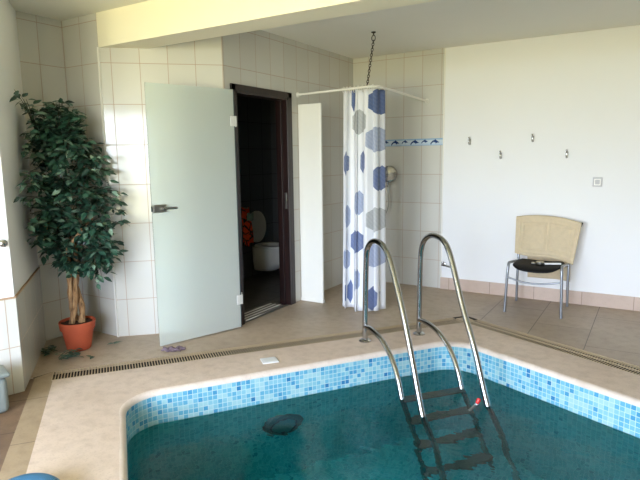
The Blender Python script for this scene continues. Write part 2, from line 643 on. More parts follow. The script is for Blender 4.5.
# pool basin
bm = bmesh.new()
PD = -1.35
BANDZ = -RB - 0.002 - 6 * 0.033
top = [bm.verts.new((p.x, p.y, -0.02)) for p in POOL]
midv = [bm.verts.new((p.x, p.y, BANDZ)) for p in POOL]
bot = [bm.verts.new((p.x, p.y, PD)) for p in POOL]
uvl = bm.loops.layers.uv.new('UVMap')
acc = [0.0]
for i in range(n):
    acc.append(acc[-1] + (POOL[(i + 1) % n] - POOL[i]).length)
for i in range(n):
    for (ta, ba, za, zb_, mi) in ((top, midv, -0.02, BANDZ, 0), (midv, bot, BANDZ, PD, 1)):
        f = bm.faces.new((ta[i], ta[(i + 1) % n], ba[(i + 1) % n], ba[i])); f.material_index = mi
        for l, (u, z) in zip(f.loops, ((acc[i], za), (acc[i + 1], za), (acc[i + 1], zb_), (acc[i], zb_))):
            l[uvl].uv = (u, z + RB + 0.002)
f = bm.faces.new(bot); f.material_index = 1
for l in f.loops:
    l[uvl].uv = (l.vert.co.x, l.vert.co.y)
struct(obj('pool_basin', bm, [M['mosaic'], M['tealmosaic']]))
# water
bm = bmesh.new()
prism(bm, pool_offset(0.02), PD - 0.02, WZ)
w = obj('pool_water', bm, M['water'])
tag(w, 'clear teal water filling the mosaic tiled pool', 'water', kind='stuff')

# sub-floor slab around the basin
bm = bmesh.new()
big = [Vector((-5.3, YB - TH)), Vector((XR + TH, YB - TH)), Vector((XR + TH, Y0 + TH)), Vector((-5.3, Y0 + TH))]
poly_holes(bm, big, [pool_offset(0.035)], -0.056)
struct(obj('floor_slab', bm, M['channel']))
# drain -------------------------------------------------------------
def grate(name, a, b, d, nrm, label, pitch=0.0195, sw=0.007):
    root = thing(name, label, 'drain grate', (*((a + b) / 2), 0), 'drain grates around the pool surround')
    bm = bmesh.new()
    ln = (b - a).length
    k = int(ln / pitch)
    ang = math.atan2(d.y, d.x)
    R3 = rotz(ang)
    for i in range(k + 1):
        c = a + d * (i * pitch + sw / 2)
        vs = box(bm, (c.x - sw / 2, c.y - HWD + 0.008, -0.0035), (c.x + sw / 2, c.y + HWD - 0.008, -0.0005), rot=R3)
    obj('slats', bm, M['slat'], root)
    bm = bmesh.new()
    for s in (-1, 1):
        c = a.lerp(b, 0.5) + nrm * s * (HWD - 0.0045)
        box(bm, (c.x - ln / 2, c.y - 0.0035, -0.02), (c.x + ln / 2, c.y + 0.0035, 0), rot=R3)
    c = a.lerp(b, 0.5)
    if d.y < 0: box(bm, (c.x - ln / 2, c.y - 0.005, -0.008), (c.x + ln / 2, c.y + 0.005, -0.001), rot=R3)
    obj('frame', bm, M['slat'], root)
    return root
grate('drain_grate', dP0, dP1 - dd1 * HWD * 0.9, dd1, n1, 'beige slotted drain grate running past the plant and the glass door')
grate('drain_grate', dP1 + dd2 * HWD * 0.9, dP2, dd2, n2, 'beige slotted drain grate running along the chair side of the pool', 0.0195, 0.006)
bm = bmesh.new()
E = 0.02
prism(bm, [O0, O1, O2, I2, I1, I0], -0.056, -0.05)
struct(obj('floor_drain_channel', bm, M['channel']))
bm = bmesh.new()
m_ = [isect(dP0 + n1 * h, dd1, dP1 + n2 * h, dd2) for h in (-HWD + .008, HWD - .008)]
box(bm, (dP1.x - 0.055, dP1.y - 0.055, -0.02), (dP1.x + 0.055, dP1.y + 0.055, -0.001), rot=rotz(math.atan2(dd1.y, dd1.x)))
tag(obj('drain_cover', bm, M['slat']), 'plain beige cover plate at the corner where two drain grates meet', 'drain cover')

# walls -------------------------------------------------------------
def wall_prism(name, pts, z0, z1, mat, d=None, off=0.0, parent=None):
    bm = bmesh.new()
    prism(bm, pts, -0.06 if z0 == 0 else z0, z1)
    o = obj(name, bm, mat, parent)
    if d is not None:
        uv_wall(o, d, off)
    return struct(o)
TH = 0.12
# hook wall: tiled part and painted part
wall_prism('wall_shower', [(X0 - TH, Y0), (X1, Y0), (X1, Y0 + TH), (X0 - TH, Y0 + TH)], 0, HC, M['tile'], (1, 0), -2.68)
wall_prism('wall_back', [(X1, Y0 + 0.004), (XR, Y0 + 0.004), (XR, Y0 + TH), (X1, Y0 + TH)], 0, HC, M['paint'])
wall_prism('baseboard_back', [(X1, Y0 - 0.012), (XR, Y0 - 0.012), (XR, Y0 + 0.004), (X1, Y0 + 0.004)], 0, 0.13, M['base'])
wall_prism('trim_2', [(X1 - 0.004, Y0 - 0.006), (X1 + 0.008, Y0 - 0.006), (X1 + 0.008, Y0 + 0.004), (X1 - 0.004, Y0 + 0.004)], 0.13, HC, M['whiteplastic'])
# door wall
DY0, DY1, DZ = 3.712, 4.505, 2.055
bm = bmesh.new()
prism(bm, [(X0, CR.y), (X0, DY0), (X0 - TH, DY0), (X0 - TH, CR.y - 0.05)], -0.06, HC)
prism(bm, [(X0, DY1), (X0, Y0), (X0 - TH, Y0), (X0 - TH, DY1)], -0.06, HC)
prism(bm, [(X0, DY0), (X0, DY1), (X0 - TH, DY1), (X0 - TH, DY0)], DZ, HC)
o = obj('wall_door', bm, M['tile']); uv_wall(o, (0, 1), 4.03); struct(o)
# chamfered wall
t = (CR - CL).normalized(); nb = Vector((-t.y, t.x))
wall_prism('wall_chamfer', [CL, CR, CR + nb * TH, CL + nb * TH], 0, HC, M['tile'], t, CL.dot(t) + 0.087)
# niche
wall_prism('wall_niche_back', [(XK - TH, YN), (CL.x, YN), (CL.x, YN + TH), (XK - TH, YN + TH)], 0, HC, M['tile'], (1, 0), -3.8)
wall_prism('wall_niche_left', [(XK - TH, YP - 0.15), (XK, YP), (XK, YN), (XK - TH, YN)], 0, HC, M['tile'], (0, 1), YN)
bm = bmesh.new()
for p, s in ((CL, 1),):
    box(bm, (p.x - 0.007, p.y - 0.009, 0), (p.x + 0.007, p.y + 0.003, 2.355))
struct(obj('trim_3', bm, M['whiteplastic']))
# pillar / left wall: painted above, tiled below with a sloped ledge
PIL = [Q, Vector((XK, YP)), Vector((XK - TH, YP - 0.15)), E0 + Vector((-0.5, 0)), E0]
BZ = 0.625
wall_prism('wall_left', PIL, BZ, HC, M['paint'])
pd = (Vector((XK, YP)) - Q).normalized(); pn = Vector((-pd.y, pd.x))
if pn.dot(-Q) < 0: pn = -pn
fd = FRONT_D.normalized(); fn = Vector((-fd.y, fd.x))
if fn.dot(-Q) < 0: fn = -fn
e = 0.008
qc = isect(Q + pn * e, pd, Q + fn * e, fd)
kc = Vector((XK, YP)) + pn * e
bm = bmesh.new()
prism(bm, [qc, kc - pd * 0.002, Vector((XK, YP)), Q], 0, BZ)
o = obj('wall_left_dado', bm, M['tile']); uv_wall(o, pd, Q.dot(pd) + 0.5); struct(o)
bm = bmesh.new()
prism(bm, [qc, Q, E0, E0 + fn * e], 0, BZ)
o = obj('wall_left_dado_front', bm, M['tile']); uv_wall(o, fd, Q.dot(fd) - 0.16, 0.305 - 0.32); struct(o)
bm = bmesh.new()
e = 0.011
qc2 = isect(Q + pn * e, pd, Q + fn * e, fd)
M['ledge'] = simple('tan_grout_ledge', (168, 140, 112), 0.8)
prism(bm, [qc2, kc + pn * 0.003 - pd * 0.004, Vector((XK, YP)), Q], BZ - 0.005, BZ + 0.007)
prism(bm, [qc2, Q, E0, E0 + fn * e], BZ - 0.005, BZ + 0.007)
struct(obj('trim_4', bm, M['ledge']))
# lower body of the pillar behind the dado tiles
wall_prism('wall_left_core', PIL, 0, BZ, M['paint'])
# right wall, out of view; its grey is chosen to cut bounced light
M['bouncegrey'] = simple('bounce_cut_grey', (128, 126, 120), 0.85, var=0.02)
wall_prism('wall_right', [(XR, YB), (XR + TH, YB), (XR + TH, Y0 + TH), (XR, Y0 + TH)], 0, HC, M['bouncegrey'])
# wall with the windows, behind the viewer
WIN = [(-3.0, -0.95), (-0.6, 0.75)]
WZ0, WZ1 = 0.25, 2.42
bm = bmesh.new()
xs = [E0.x - 0.3] + [v for w_ in WIN for v in w_] + [XR]
for a, b in zip(xs[0::2], xs[1::2]):
    box(bm, (a, YB - TH, -0.06), (b, YB, HC))
for a, b in WIN:
    box(bm, (a, YB - TH, -0.06), (b, YB, WZ0)); box(bm, (a, YB - TH, WZ1), (b, YB, HC))
struct(obj('wall_front', bm, M['paint']))
for i, (a, b) in enumerate(WIN):
    bm = bmesh.new()
    y = YB - 0.06
    mid = (a + b) / 2
    for (p, q) in (((a, WZ0), (b, WZ0 + 0.06)), ((a, WZ1 - 0.06), (b, WZ1)), ((a, WZ0), (a + 0.06, WZ1)), ((b - 0.06, WZ0), (b, WZ1)), ((mid - 0.04, WZ0), (mid + 0.04, WZ1))):
        box(bm, (p[0], y - 0.03, p[1]), (q[0], y + 0.03, q[1]))
    struct(obj('window_%d' % (i + 1), bm, M['whiteplastic']))
    ld_ = bpy.data.lights.new('daylight_%d' % (i + 1), 'AREA')
    ld_.shape = 'RECTANGLE'; ld_.size = b - a; ld_.size_y = WZ1 - WZ0
    ld_.cycles.is_portal = True
    lo = bpy.data.objects.new('daylight_%d' % (i + 1), ld_)
    lo.location = (mid, YB - TH - 0.01, (WZ0 + WZ1) / 2)
    lo.rotation_euler = (math.radians(90), 0, 0)
    COL.objects.link(lo)
# ceiling and beam
bm = bmesh.new()
box(bm, (-5.2, YB - TH, HC), (XR + TH, Y0 + TH, HC + 0.1))
struct(obj('ceiling', bm, M['ceil']))
BY1 = 3.185
cx_ = CL.x + (BY1 - CL.y) / t.y * t.x
wall_prism('ceiling_beam', [(CL.x, YN), (XR, YN), (XR, BY1), (cx_, BY1)], 2.355, HC, M['cream'])

# WC room -----------------------------------------------------------
bm = bmesh.new()
WX = -4.30
box(bm, (WX - 0.08, 3.45, -0.06), (WX, 5.95, HC))
box(bm, (WX, 5.86, -0.06), (X0 - TH, 5.95, HC))
box(bm, (WX, 3.60, -0.06), (X0 - TH - 0.0, 3.70, HC))
o = obj('wall_wc', bm, M['wctile'])
uv_wall(o, (0.6, 0.8), 0.0); struct(o)
bm = bmesh.new(); box(bm, (WX, 3.70, -0.05), (X0, 5.86, -0.001))
M['wcfloor'] = stone('grey_wc_floor', (92, 88, 80), (112, 106, 98), (70, 66, 60), (0.33, 0.33, 0.004, 0, 0, 0.1, 0.1, (60, 56, 52), 0.6), 0.5)
struct(obj('floor_wc', bm, M['wcfloor']))

# door frame
bm = bmesh.new()
CW = 0.05
box(bm, (X0 - TH, DY0, 0), (X0 + 0.018, DY0 + 0.022, DZ), 0.003)
box(bm, (X0 - TH, DY1 - 0.03, 0), (X0 + 0.018, DY1, DZ), 0.003)
box(bm, (X0 - TH, DY0, DZ - 0.025), (X0 + 0.018, DY1, DZ), 0.003)
box(bm, (X0 + 0.0005, 3.662, 0), (X0 + 0.02, DY0 + 0.004, 2.104), 0.004)
box(bm, (X0 + 0.0005, DY1 - 0.004, 0), (X0 + 0.02, 4.56, 2.104), 0.004)
box(bm, (X0 + 0.0005, 3.662, DZ - 0.004), (X0 + 0.02, 4.56, 2.104), 0.004)
# rebate stop
box(bm, (X0 - 0.09, DY1 - 0.05, 0), (X0 - 0.045, DY1 - 0.03, DZ - 0.025), 0.002)
door = obj('door_1', bm, M['wenge']); struct(door)
bm = bmesh.new()
box(bm, (X0 - 0.03, DY1 - 0.0325, 0.98), (X0 - 0.005, DY1 - 0.03, 1.14), 0.001)
obj('strike_plate', bm, M['satin'], door)

# glass door -----------------------------------------------------------
HG = Vector((X0 + 0.068, 3.635)); FG = Vector((-3.272, 2.905))
gd = (FG - HG).normalized(); gl_ = (FG - HG).length; ga = math.atan2(gd.y, gd.x); gn = Vector((-gd.y, gd.x))
if gn.dot(-HG) < 0: gn = -gn
groot = thing('glass_door', 'frosted glass door swung open in front of the tiled wall, with a steel lever', 'door', (HG.x, HG.y, 0.012))
GZ0, GZ1 = 0.014, 2.045
def gbox(bm, s0, s1, d0, d1, z0, z1, bev=0.0, mat=0):
    c = HG + gd * (s0 + s1) / 2 + gn * (d0 + d1) / 2
    box(bm, (c.x - (s1 - s0) / 2, c.y - abs(d1 - d0) / 2, z0), (c.x + (s1 - s0) / 2, c.y + abs(d1 - d0) / 2, z1), bev, mat, rotz(ga))
bm = bmesh.new(); gbox(bm, 0.012, gl_, -0.004, 0.004, GZ0, GZ1, 0.0015); obj('glass_pane', bm, M['frost'], groot)
bm = bmesh.new(); gbox(bm, 0.003, 0.0115, -0.005, 0.005, GZ0, GZ1, 0.001); so_ = obj('seal_strip', bm, M['darkrubber'], groot); so_['label'] = 'dark rubber sealing strip'
for z in (1.787, 0.262):
    bm = bmesh.new()
    gbox(bm, 0.004, 0.05, 0.0045, 0.013, z - 0.042, z + 0.042, 0.004)
    gbox(bm, 0.004, 0.05, -0.013, -0.0045, z - 0.042, z + 0.042, 0.004)
    for dz in (-0.022, 0.022):
        c = HG + gd * 0.032 + gn * 0.013
        lathe(bm, [(0.0075, 0), (0.0075, 0.003), (0.004, 0.0035)], (c.x, c.y, z + dz), 12, M4=Vector((0, 0, 1)).rotation_difference(Vector((gn.x, gn.y, 0))).to_matrix())
    c = HG + gd * -0.004
    tube(bm, [(c.x, c.y, z - 0.042), (c.x, c.y, z + 0.042)], 0.011, 12)
    fp = Vector((X0 + 0.0205, 3.675)); md = (fp + c) / 2
    box(bm, (md.x - (fp - c).length / 2, md.y - 0.004, z - 0.03), (md.x + (fp - c).length / 2, md.y + 0.004, z + 0.03), 0.001, rot=rotz(math.atan2(fp.y - c.y, fp.x - c.x)))
    box(bm, (X0 + 0.0205, 3.664, z - 0.042), (X0 + 0.026, 3.702, z + 0.042), 0.002)
    obj('hinge', bm, M['hinge'], groot)
hz = 1.105
bm = bmesh.new()
gbox(bm, gl_ - 0.115, gl_ - 0.004, 0.0045, 0.022, hz - 0.03, hz + 0.03, 0.006)
gbox(bm, gl_ - 0.115, gl_ - 0.004, -0.022, -0.0045, hz - 0.03, hz + 0.03, 0.006)
hnd = obj('lock_case', bm, M['satin'], groot)
bm = bmesh.new()
p0 = HG + gd * (gl_ - 0.09)
def gp(s, d, z): v = HG + gd * s + gn * d; return (v.x, v.y, z)
tube(bm, [gp(gl_ - 0.085, 0.02, hz), gp(gl_ - 0.085, 0.05, hz)], 0.011, 14)
tube(bm, catmull([gp(gl_ - 0.075, 0.05, hz), gp(gl_ - 0.11, 0.052, hz + 0.002), gp(gl_ - 0.15, 0.05, hz + 0.001), gp(gl_ - 0.185, 0.047, hz)], 6), 0.0095, 12)
obj('lever', bm, M['chrome'], groot)
bm = bmesh.new(); gbox(bm, gl_ - 0.004, gl_ + 0.003, -0.007, 0.007, hz - 0.02, hz + 0.02, 0.001); kb = obj('latch', bm, M['darkrubber'], groot)

# shower partition ------------------------------------------------------
bm = bmesh.new()
box(bm, (X0 + 0.001, 4.69, 0.002), (-2.835, 4.72, 2.005), 0.006)
box(bm, (X0 + 0.001, 4.684, 0.001), (-2.83, 4.726, 0.03), 0.003)
tag(obj('shower_partition', bm, M['whiteplastic'], smooth=False), 'tall plain white shower screen panel standing beside the dark doorway', 'partition')

# shower rail -------------------------------------------------------------
RZ = 2.12; RY = 4.70; RX = -2.235
rr = thing('shower_rail', 'white L shaped curtain rail above the shower corner', 'curtain rail', (RX, RY, RZ))
bm = bmesh.new()
path = [(X0 + 0.01, RY - 0.01, RZ - 0.02), (RX - 0.09, RY, RZ)]
for k in range(7):
    a = PI / 2 * k / 6
    path.append((RX - 0.07 + 0.07 * math.sin(a), RY + 0.07 - 0.07 * math.cos(a), RZ))
path += [(RX, RY + 0.1, RZ), (RX + 0.045, Y0 - 0.01, RZ - 0.045)]
tube(bm, path, 0.011, 12); obj('rail_tube', bm, M['whiteplastic'], rr, True, 40)
for p, d in (((X0 + 0.001, RY - 0.01, RZ - 0.02), (1, 0, 0)), ((RX + 0.045, Y0 - 0.001, RZ - 0.045), (0, -1, 0))):
    bm = bmesh.new()
    Mx = Vector((0, 0, 1)).rotation_difference(Vector(d)).to_matrix()
    lathe(bm, [(0.026, 0), (0.026, 0.006), (0.015, 0.012), (0.014, 0.035)], p, 20, M4=Mx)
    obj('wall_flange', bm, M['whiteplastic'], rr, True, 40)
# chain
ch = thing('hanging_chain', 'dark steel link chain holding the shower rail from the ceiling', 'chain', (-2.29, 4.77, HC))
bm = bmesh.new()
cA = Vector((-2.30, 4.765, HC - 0.075)); cB = Vector((-2.335, 4.703, RZ + 0.012))
NL = 17
dv = (cB - cA) / NL
for i in range(NL):
    c = cA + dv * (i + 0.5)
    lnk = []
    hl, hw = dv.length * 0.66, 0.0105
    for k in range(14):
        a = 2 * PI * k / 14
        x = hw * math.cos(a); z = hl * math.sin(a)
        if i % 2: lnk.append(c + Vector((x * 0.7, x * 0.7, 0)) + dv.normalized() * z)
        else: lnk.append(c + Vector((x * 0.7, -x * 0.7, 0)) + dv.normalized() * z)
    tube(bm, lnk, 0.0032, 6, closed=True)
obj('links', bm, M['chain'], ch, True)
bm = bmesh.new()
lathe(bm, [(0.022, 0), (0.02, -0.008), (0.006, -0.012), (0.005, -0.03)], (cA.x, cA.y, HC), 16)
hk = [cA + Vector((0.018 * math.cos(2 * PI * k / 14), 0, 0.02 + 0.026 * math.sin(2 * PI * k / 14))) for k in range(14)]
tube(bm, hk, 0.004, 8, closed=True)
obj('ceiling_hook', bm, M['chain'], ch, True, 40)

# shower curtain ---------------------------------------------------------
# x, z, radius, colour, stripe
HEX = [(-2.235, 1.985, 0.08, 'b', 0.2), (-2.475, 2.021, 0.026, 'b', 0.2), (-2.409, 1.803, 0.078, 'g', 0.6), (-2.245, 1.637, 0.085, 's', 0.65),
       (-2.54, 1.42, 0.03, 'b', 0.4), (-2.361, 1.435, 0.028, 'b', 0.4), (-2.215, 1.28, 0.047, 'b', 0.3), (-2.392, 1.048, 0.05, 's', 0.5),
       (-2.23, 0.893, 0.076, 'g', 0.65), (-2.417, 0.677, 0.07, 'b', 0.3), (-2.235, 0.554, 0.097, 's', 0.65), (-2.516, 0.914, 0.022, 's', 0.5),
       (-2.523, 0.499, 0.033, 's', 0.5), (-2.406, 0.311, 0.034, 's', 0.5), (-2.481, 0.182, 0.022, 'b', 0.2), (-2.24, 0.14, 0.048, 'b', 0.3)]
M['curtain'] = curtain_mat()
cr = thing('shower_curtain', 'white shower curtain with blue and grey hexagons bunched at the rail corner', 'shower curtain', (-2.42, RY, 0.03))
bm = bmesh.new()
uvl = bm.loops.layers.uv.new('UVMap')
NS, NZ = 110, 40
def curt(s, v):
    # s 0..1 along the cloth, v 0 bottom..1 top
    if s < 0.86:
        k = s / 0.86
        x = -2.58 - 0.015 * v + k * (0.39 - 0.055 * v)
        y = RY
        amp = 0.018 + 0.03 * (1 - v)
        ph = k * 2 * PI * 3.4
        y += amp * (math.sin(ph + 0.6) + 0.35 * math.sin(ph * 2.3 + 1.0))
        x += 0.018 * math.sin(ph * 2 + 0.5) * (0.4 + 0.6 * (1 - v))
        y -= 0.10 * (1 - v)
    else:
        k = (s - 0.86) / 0.14
        x0, y0 = curt(0.8599, v)[:2]
        x = x0 + 0.035 * math.sin(k * PI / 2) + 0.01 * math.sin(k * 9)
        y = y0 + 0.16 * k
    zb = 0.016 + 0.01 * math.sin(s * 9)
    return (x, y, zb + (RZ - 0.022 - zb) * v)
g = [[bm.verts.new(curt(i / NS, j / NZ)) for j in range(NZ + 1)] for i in range(NS + 1)]
for i in range(NS):
    for j in range(NZ):
        f = bm.faces.new((g[i][j], g[i + 1][j], g[i + 1][j + 1], g[i][j + 1]))
        for l in f.loops:
            c = l.vert.co
            l[uvl].uv = (c.x, c.z)
cl = obj('cloth', bm, M['curtain'], cr, True)
sm = cl.modifiers.new('thickness', 'SOLIDIFY'); sm.thickness = 0.002
for i in range(9):
    s = 0.02 + i * 0.1
    x, y, z = curt(min(s, 0.85), 1.0)
    bm = bmesh.new()
    rg = [(x + 0.003 * i % 0.01, RY + 0.021 * math.cos(2 * PI * k / 16), RZ - 0.012 + 0.029 * math.sin(2 * PI * k / 16)) for k in range(16)]
    tube(bm, rg, 0.0035, 7, closed=True)
    obj('curtain_ring', bm, M['whiteplastic'], cr, True)

# tile border with dolphins ----------------------------------------------
def border_mat():
    t = NT('pale_blue_border_tile')
    tc = t.node('ShaderNodeTexCoord')
    sep = t.node('ShaderNodeSeparateXYZ'); t.link(tc.outputs['Object'], sep.inputs[0])
    zz = t.math('SUBTRACT', sep.outputs[2], 1.597)
    f = t.noise(30, 3)
    col = t.ramp(t.math('DIVIDE', zz, 0.075), [(0.0, lin((120, 160, 200))), (0.12, lin((196, 214, 228))), (0.7, lin((214, 222, 226))), (0.9, lin((140, 176, 206)))])
    t.set(Base_Color=t.mix(t.math('MULTIPLY', f, 0.3), col, lin((130, 170, 205))), Roughness=0.2)
    return t.m
M['border'] = border_mat()
M['dolphin'] = simple('navy_motif', (34, 62, 120), 0.25)
bm = bmesh.new()
box(bm, (X0 + 0.002, Y0 - 0.004, 1.597), (X1 - 0.004, Y0 - 0.0005, 1.672))
def dolphin(cx, cz, s, flip):
    body = [(-0.5, -0.18), (-0.36, 0.02), (-0.15, 0.16), (0.0, 0.2), (0.06, 0.34), (0.14, 0.19), (0.3, 0.1), (0.42, 0.0), (0.55, -0.06), (0.42, -0.1), (0.25, -0.1), (0.12, -0.22), (0.08, -0.08), (-0.15, -0.02), (-0.34, -0.16), (-0.42, -0.34)]
    lo = [bm.verts.new((cx + flip * x * s, Y0 - 0.0046, cz + z * s)) for x, z in body]
    hi = [bm.verts.new((cx + flip * x * s, Y0 - 0.0039, cz + z * s)) for x, z in body]
    n_ = len(body)
    for q in (lo, hi[::-1]):
        f_ = bm.faces.new(q); f_.material_index = 1
    for i in range(n_):
        bm.faces.new((lo[i], lo[(i + 1) % n_], hi[(i + 1) % n_], hi[i])).material_index = 1
for i in range(9):
    dolphin(-3.03 + i * 0.117, 1.635 + 0.006 * (i % 2), 0.1 if i % 2 == 0 else 0.075, 1)
struct(obj('trim_5', bm, [M['border'], M['dolphin']]))

# hand shower --------------------------------------------------------------
hs = thing('hand_shower', 'chrome hand shower on the tiled wall, half hidden by the curtain', 'shower head', (-2.6, Y0 - 0.05, 1.3))
bm = bmesh.new()
hx, hz2 = -2.585, 1.285
Mx = Vector((0, 0, 1)).rotation_difference(Vector((0.4, -0.85, 0.05)).normalized()).to_matrix()
lathe(bm, [(0.014, -0.06), (0.04, -0.05), (0.084, -0.016), (0.095, 0), (0.089, 0.013), (0.07, 0.017), (0.0, 0.018)], (hx, Y0 - 0.12, hz2), 26, M4=Mx, caps=False)
obj('shower_head', bm, M['chrome'], hs, True, 50)
bm = bmesh.new()
tube(bm, catmull([(hx - 0.01, Y0 - 0.09, hz2), (hx - 0.03, Y0 - 0.075, hz2 - 0.06), (hx - 0.045, Y0 - 0.07, hz2 - 0.15)], 6), 0.012, 10)
obj('handle', bm, M['chrome'], hs, True, 50)
bm = bmesh.new()
lathe(bm, [(0.03, 0), (0.03, 0.01), (0.014, 0.016), (0.014, 0.07)], (hx - 0.03, Y0 - 0.001, hz2 - 0.06), 18, M4=Vector((0, 0, 1)).rotation_difference(Vector((0, -1, 0))).to_matrix())
obj('wall_bracket', bm, M['chrome'], hs, True, 40)
bm = bmesh.new()
tube(bm, catmull([(hx - 0.045, Y0 - 0.07, hz2 - 0.15), (hx - 0.03, Y0 - 0.07, hz2 - 0.26), (hx - 0.025, Y0 - 0.075, hz2 - 0.36), (hx - 0.06, Y0 - 0.07, hz2 - 0.45), (hx - 0.11, Y0 - 0.06, hz2 - 0.42), (hx - 0.14, Y0 - 0.03, hz2 - 0.3), (hx - 0.15, Y0 - 0.01, hz2 - 0.22)], 8), 0.007, 8)
obj('hose', bm, M['satin'], hs, True, 50)

# wall hooks ----------------------------------------------------------------
def hook(x, z, label):
    yw = Y0 + 0.003
    r = thing('wall_hook', label, 'hook', (x, yw, z), 'chrome hooks on the white wall')
    bm = bmesh.new()
    box(bm, (x - 0.011, yw - 0.005, z - 0.032), (x + 0.011, yw, z + 0.03), 0.004)
    obj('back_plate', bm, M['satin'], r)
    bm = bmesh.new()
    tube(bm, catmull([(x, yw - 0.004, z - 0.012), (x, yw - 0.03, z - 0.03), (x, yw - 0.048, z - 0.012), (x, yw - 0.05, z + 0.012)], 6), 0.0055, 10)
    bmesh.ops.create_uvsphere(bm, u_segments=12, v_segments=8, radius=0.009, matrix=Matrix.Translation((x, yw - 0.05, z + 0.014)))
    tube(bm, catmull([(x, yw - 0.004, z + 0.014), (x, yw - 0.03, z + 0.022), (x, yw - 0.042, z + 0.04)], 5), 0.0055, 10)
    bmesh.ops.create_uvsphere(bm, u_segments=12, v_segments=8, radius=0.009, matrix=Matrix.Translation((x, yw - 0.043, z + 0.042)))
    obj('prong', bm, M['chrome'], r, True, 50)
hook(-1.707, 1.625, 'small chrome wall hook nearest the tiled shower wall')
hook(-1.381, 1.475, 'small chrome wall hook, second from the tiled shower, lower row')
hook(-1.074, 1.637, 'small chrome wall hook, third from the tiled shower, upper row above the chair')
hook(-0.753, 1.475, 'small chrome wall hook farthest from the shower, nearest the light switch')

# light switch
sw = thing('light_switch', 'square pale grey light switch on the white wall above the chair', 'switch', (-0.472, Y0, 1.212))
M['switchgrey'] = simple('switch_grey', (176, 174, 176), 0.4, var=0.02)
bm = bmesh.new(); yw = Y0 + 0.0035
box(bm, (-0.513, yw - 0.010, 1.168), (-0.431, yw, 1.256), 0.004); obj('plate', bm, M['switchgrey'], sw)
bm = bmesh.new(); box(bm, (-0.5, yw - 0.0125, 1.181), (-0.444, yw - 0.0105, 1.243), 0.001); obj('inner_frame', bm, M['whiteplastic'], sw)
bm = bmesh.new(); box(bm, (-0.492, yw - 0.0155, 1.19), (-0.452, yw - 0.013, 1.234), 0.001); obj('rocker', bm, M['switchgrey'], sw)
# valve stub on the wall
vv = thing('wall_tap', 'small chrome tap low on the white wall behind the pool ladder', 'tap', (-1.93, Y0, 0.275))
bm = bmesh.new()
lathe(bm, [(0.024, 0), (0.022, 0.006), (0.012, 0.01)], (-1.965, yw, 0.28), 18, M4=Vector((0, 0, 1)).rotation_difference(Vector((0, -1, 0))).to_matrix())
tube(bm, [(-1.965, yw - 0.008, 0.28), (-1.965, yw - 0.06, 0.28)], 0.011, 12)
tube(bm, catmull([(-1.965, yw - 0.05, 0.28), (-1.90, yw - 0.055, 0.268), (-1.86, yw - 0.055, 0.262)], 4), 0.008, 10)
obj('spout', bm, M['chrome'], vv, True, 40)
bm = bmesh.new()
lathe(bm, [(0.006, 0), (0.006, 0.012), (0.014, 0.015), (0.013, 0.026), (0.0, 0.028)], (-1.965, yw - 0.045, 0.29), 14, caps=False)
obj('handle', bm, M['chrome'], vv, True, 40)

# chair -------------------------------------------------------------------
chx = -0.9
chr_ = thing('chair', 'grey tube framed chair with black seat against the white wall', 'chair', (chx, 5.5, 0))
yf, yr = 5.24, 5.70
rad = 0.0125
SZ = 0.43
for s in (-1, 1):
    x = chx + s * 0.2485
    xi = chx + s * 0.232
    bm = bmesh.new()
    tube(bm, smooth_path([(x, yf, 0.004), (x - s * 0.008, yf + 0.008, 0.3), (xi, yf + 0.015, SZ + 0.05), (xi, yf + 0.1, SZ + 0.04), (xi, yr - 0.02, SZ + 0.0)], 3), rad, 12)
    obj('front_leg', bm, M['greymetal'], chr_, True, 50)
    bm = bmesh.new()
    xb = chx + s * 0.235
    tube(bm, smooth_path([(xb + s * 0.005, yr + 0.015, 0.004), (xb, yr + 0.0, 0.3), (xb, yr + 0.015, 0.48), (xb, yr + 0.034, 0.65), (xb, yr + 0.044, 0.78)], 3), rad, 12)
    obj('rear_leg', bm, M['greymetal'], chr_, True, 50)
bm = bmesh.new()
tube(bm, catmull([(chx - 0.237, yf + 0.008, 0.34), (chx - 0.1, yf, 0.308), (chx + 0.02, yf, 0.302), (chx + 0.13, yf, 0.315), (chx + 0.237, yf + 0.008, 0.335)], 6), 0.009, 10)
obj('cross_bar', bm, M['greymetal'], chr_, True, 50)
# seat: rounded, dished pad
bm = bmesh.new()
NX, NY = 20, 16
def seat(u, v, top):
    x = (u - 0.5) * 2; y = (v - 0.5) * 2
    r = max(abs(x), abs(y))
    # squircle
    k = 1.0 / ((abs(x) ** 4 + abs(y) ** 4) ** 0.25 + 1e-9) * r if r > 0 else 1
    px, py = x * k * 0.218, y * k * 0.222
    d = r
    edge = max(0.0, 1 - d ** 6)
    dish = -0.018 * (1 - (x * x)) + 0.03 * max(0, y) ** 2 * 0.3
    wat = -0.028 * max(0, -y) ** 3 * (1 - 0.5 * x * x)
    zc = SZ + 0.018 + dish + wat
    return (chx + px, 5.47 + py, zc + (0.02 * edge if top else -0.026 * edge))
for top_ in (True, False):
    gg = [[bm.verts.new(seat(i / NX, j / NY, top_)) for j in range(NY + 1)] for i in range(NX + 1)]
    for i in range(NX):
        for j in range(NY):
            bm.faces.new((gg[i][j], gg[i + 1][j], gg[i + 1][j + 1], gg[i][j + 1]))
bmesh.ops.remove_doubles(bm, verts=bm.verts[:], dist=0.002)
obj('seat', bm, M['black'], chr_, True)
bm = bmesh.new()
NX = 14
def backp(i, z, d):
    u = i / NX * 2 - 1
    return (chx + u * 0.265, 5.745 - 0.035 * (1 - u * u) * -1 - 0.0 + d - 0.02 + (z - 0.6) * 0.12, z)
for d in (0, 1):
    pass
rows = 6
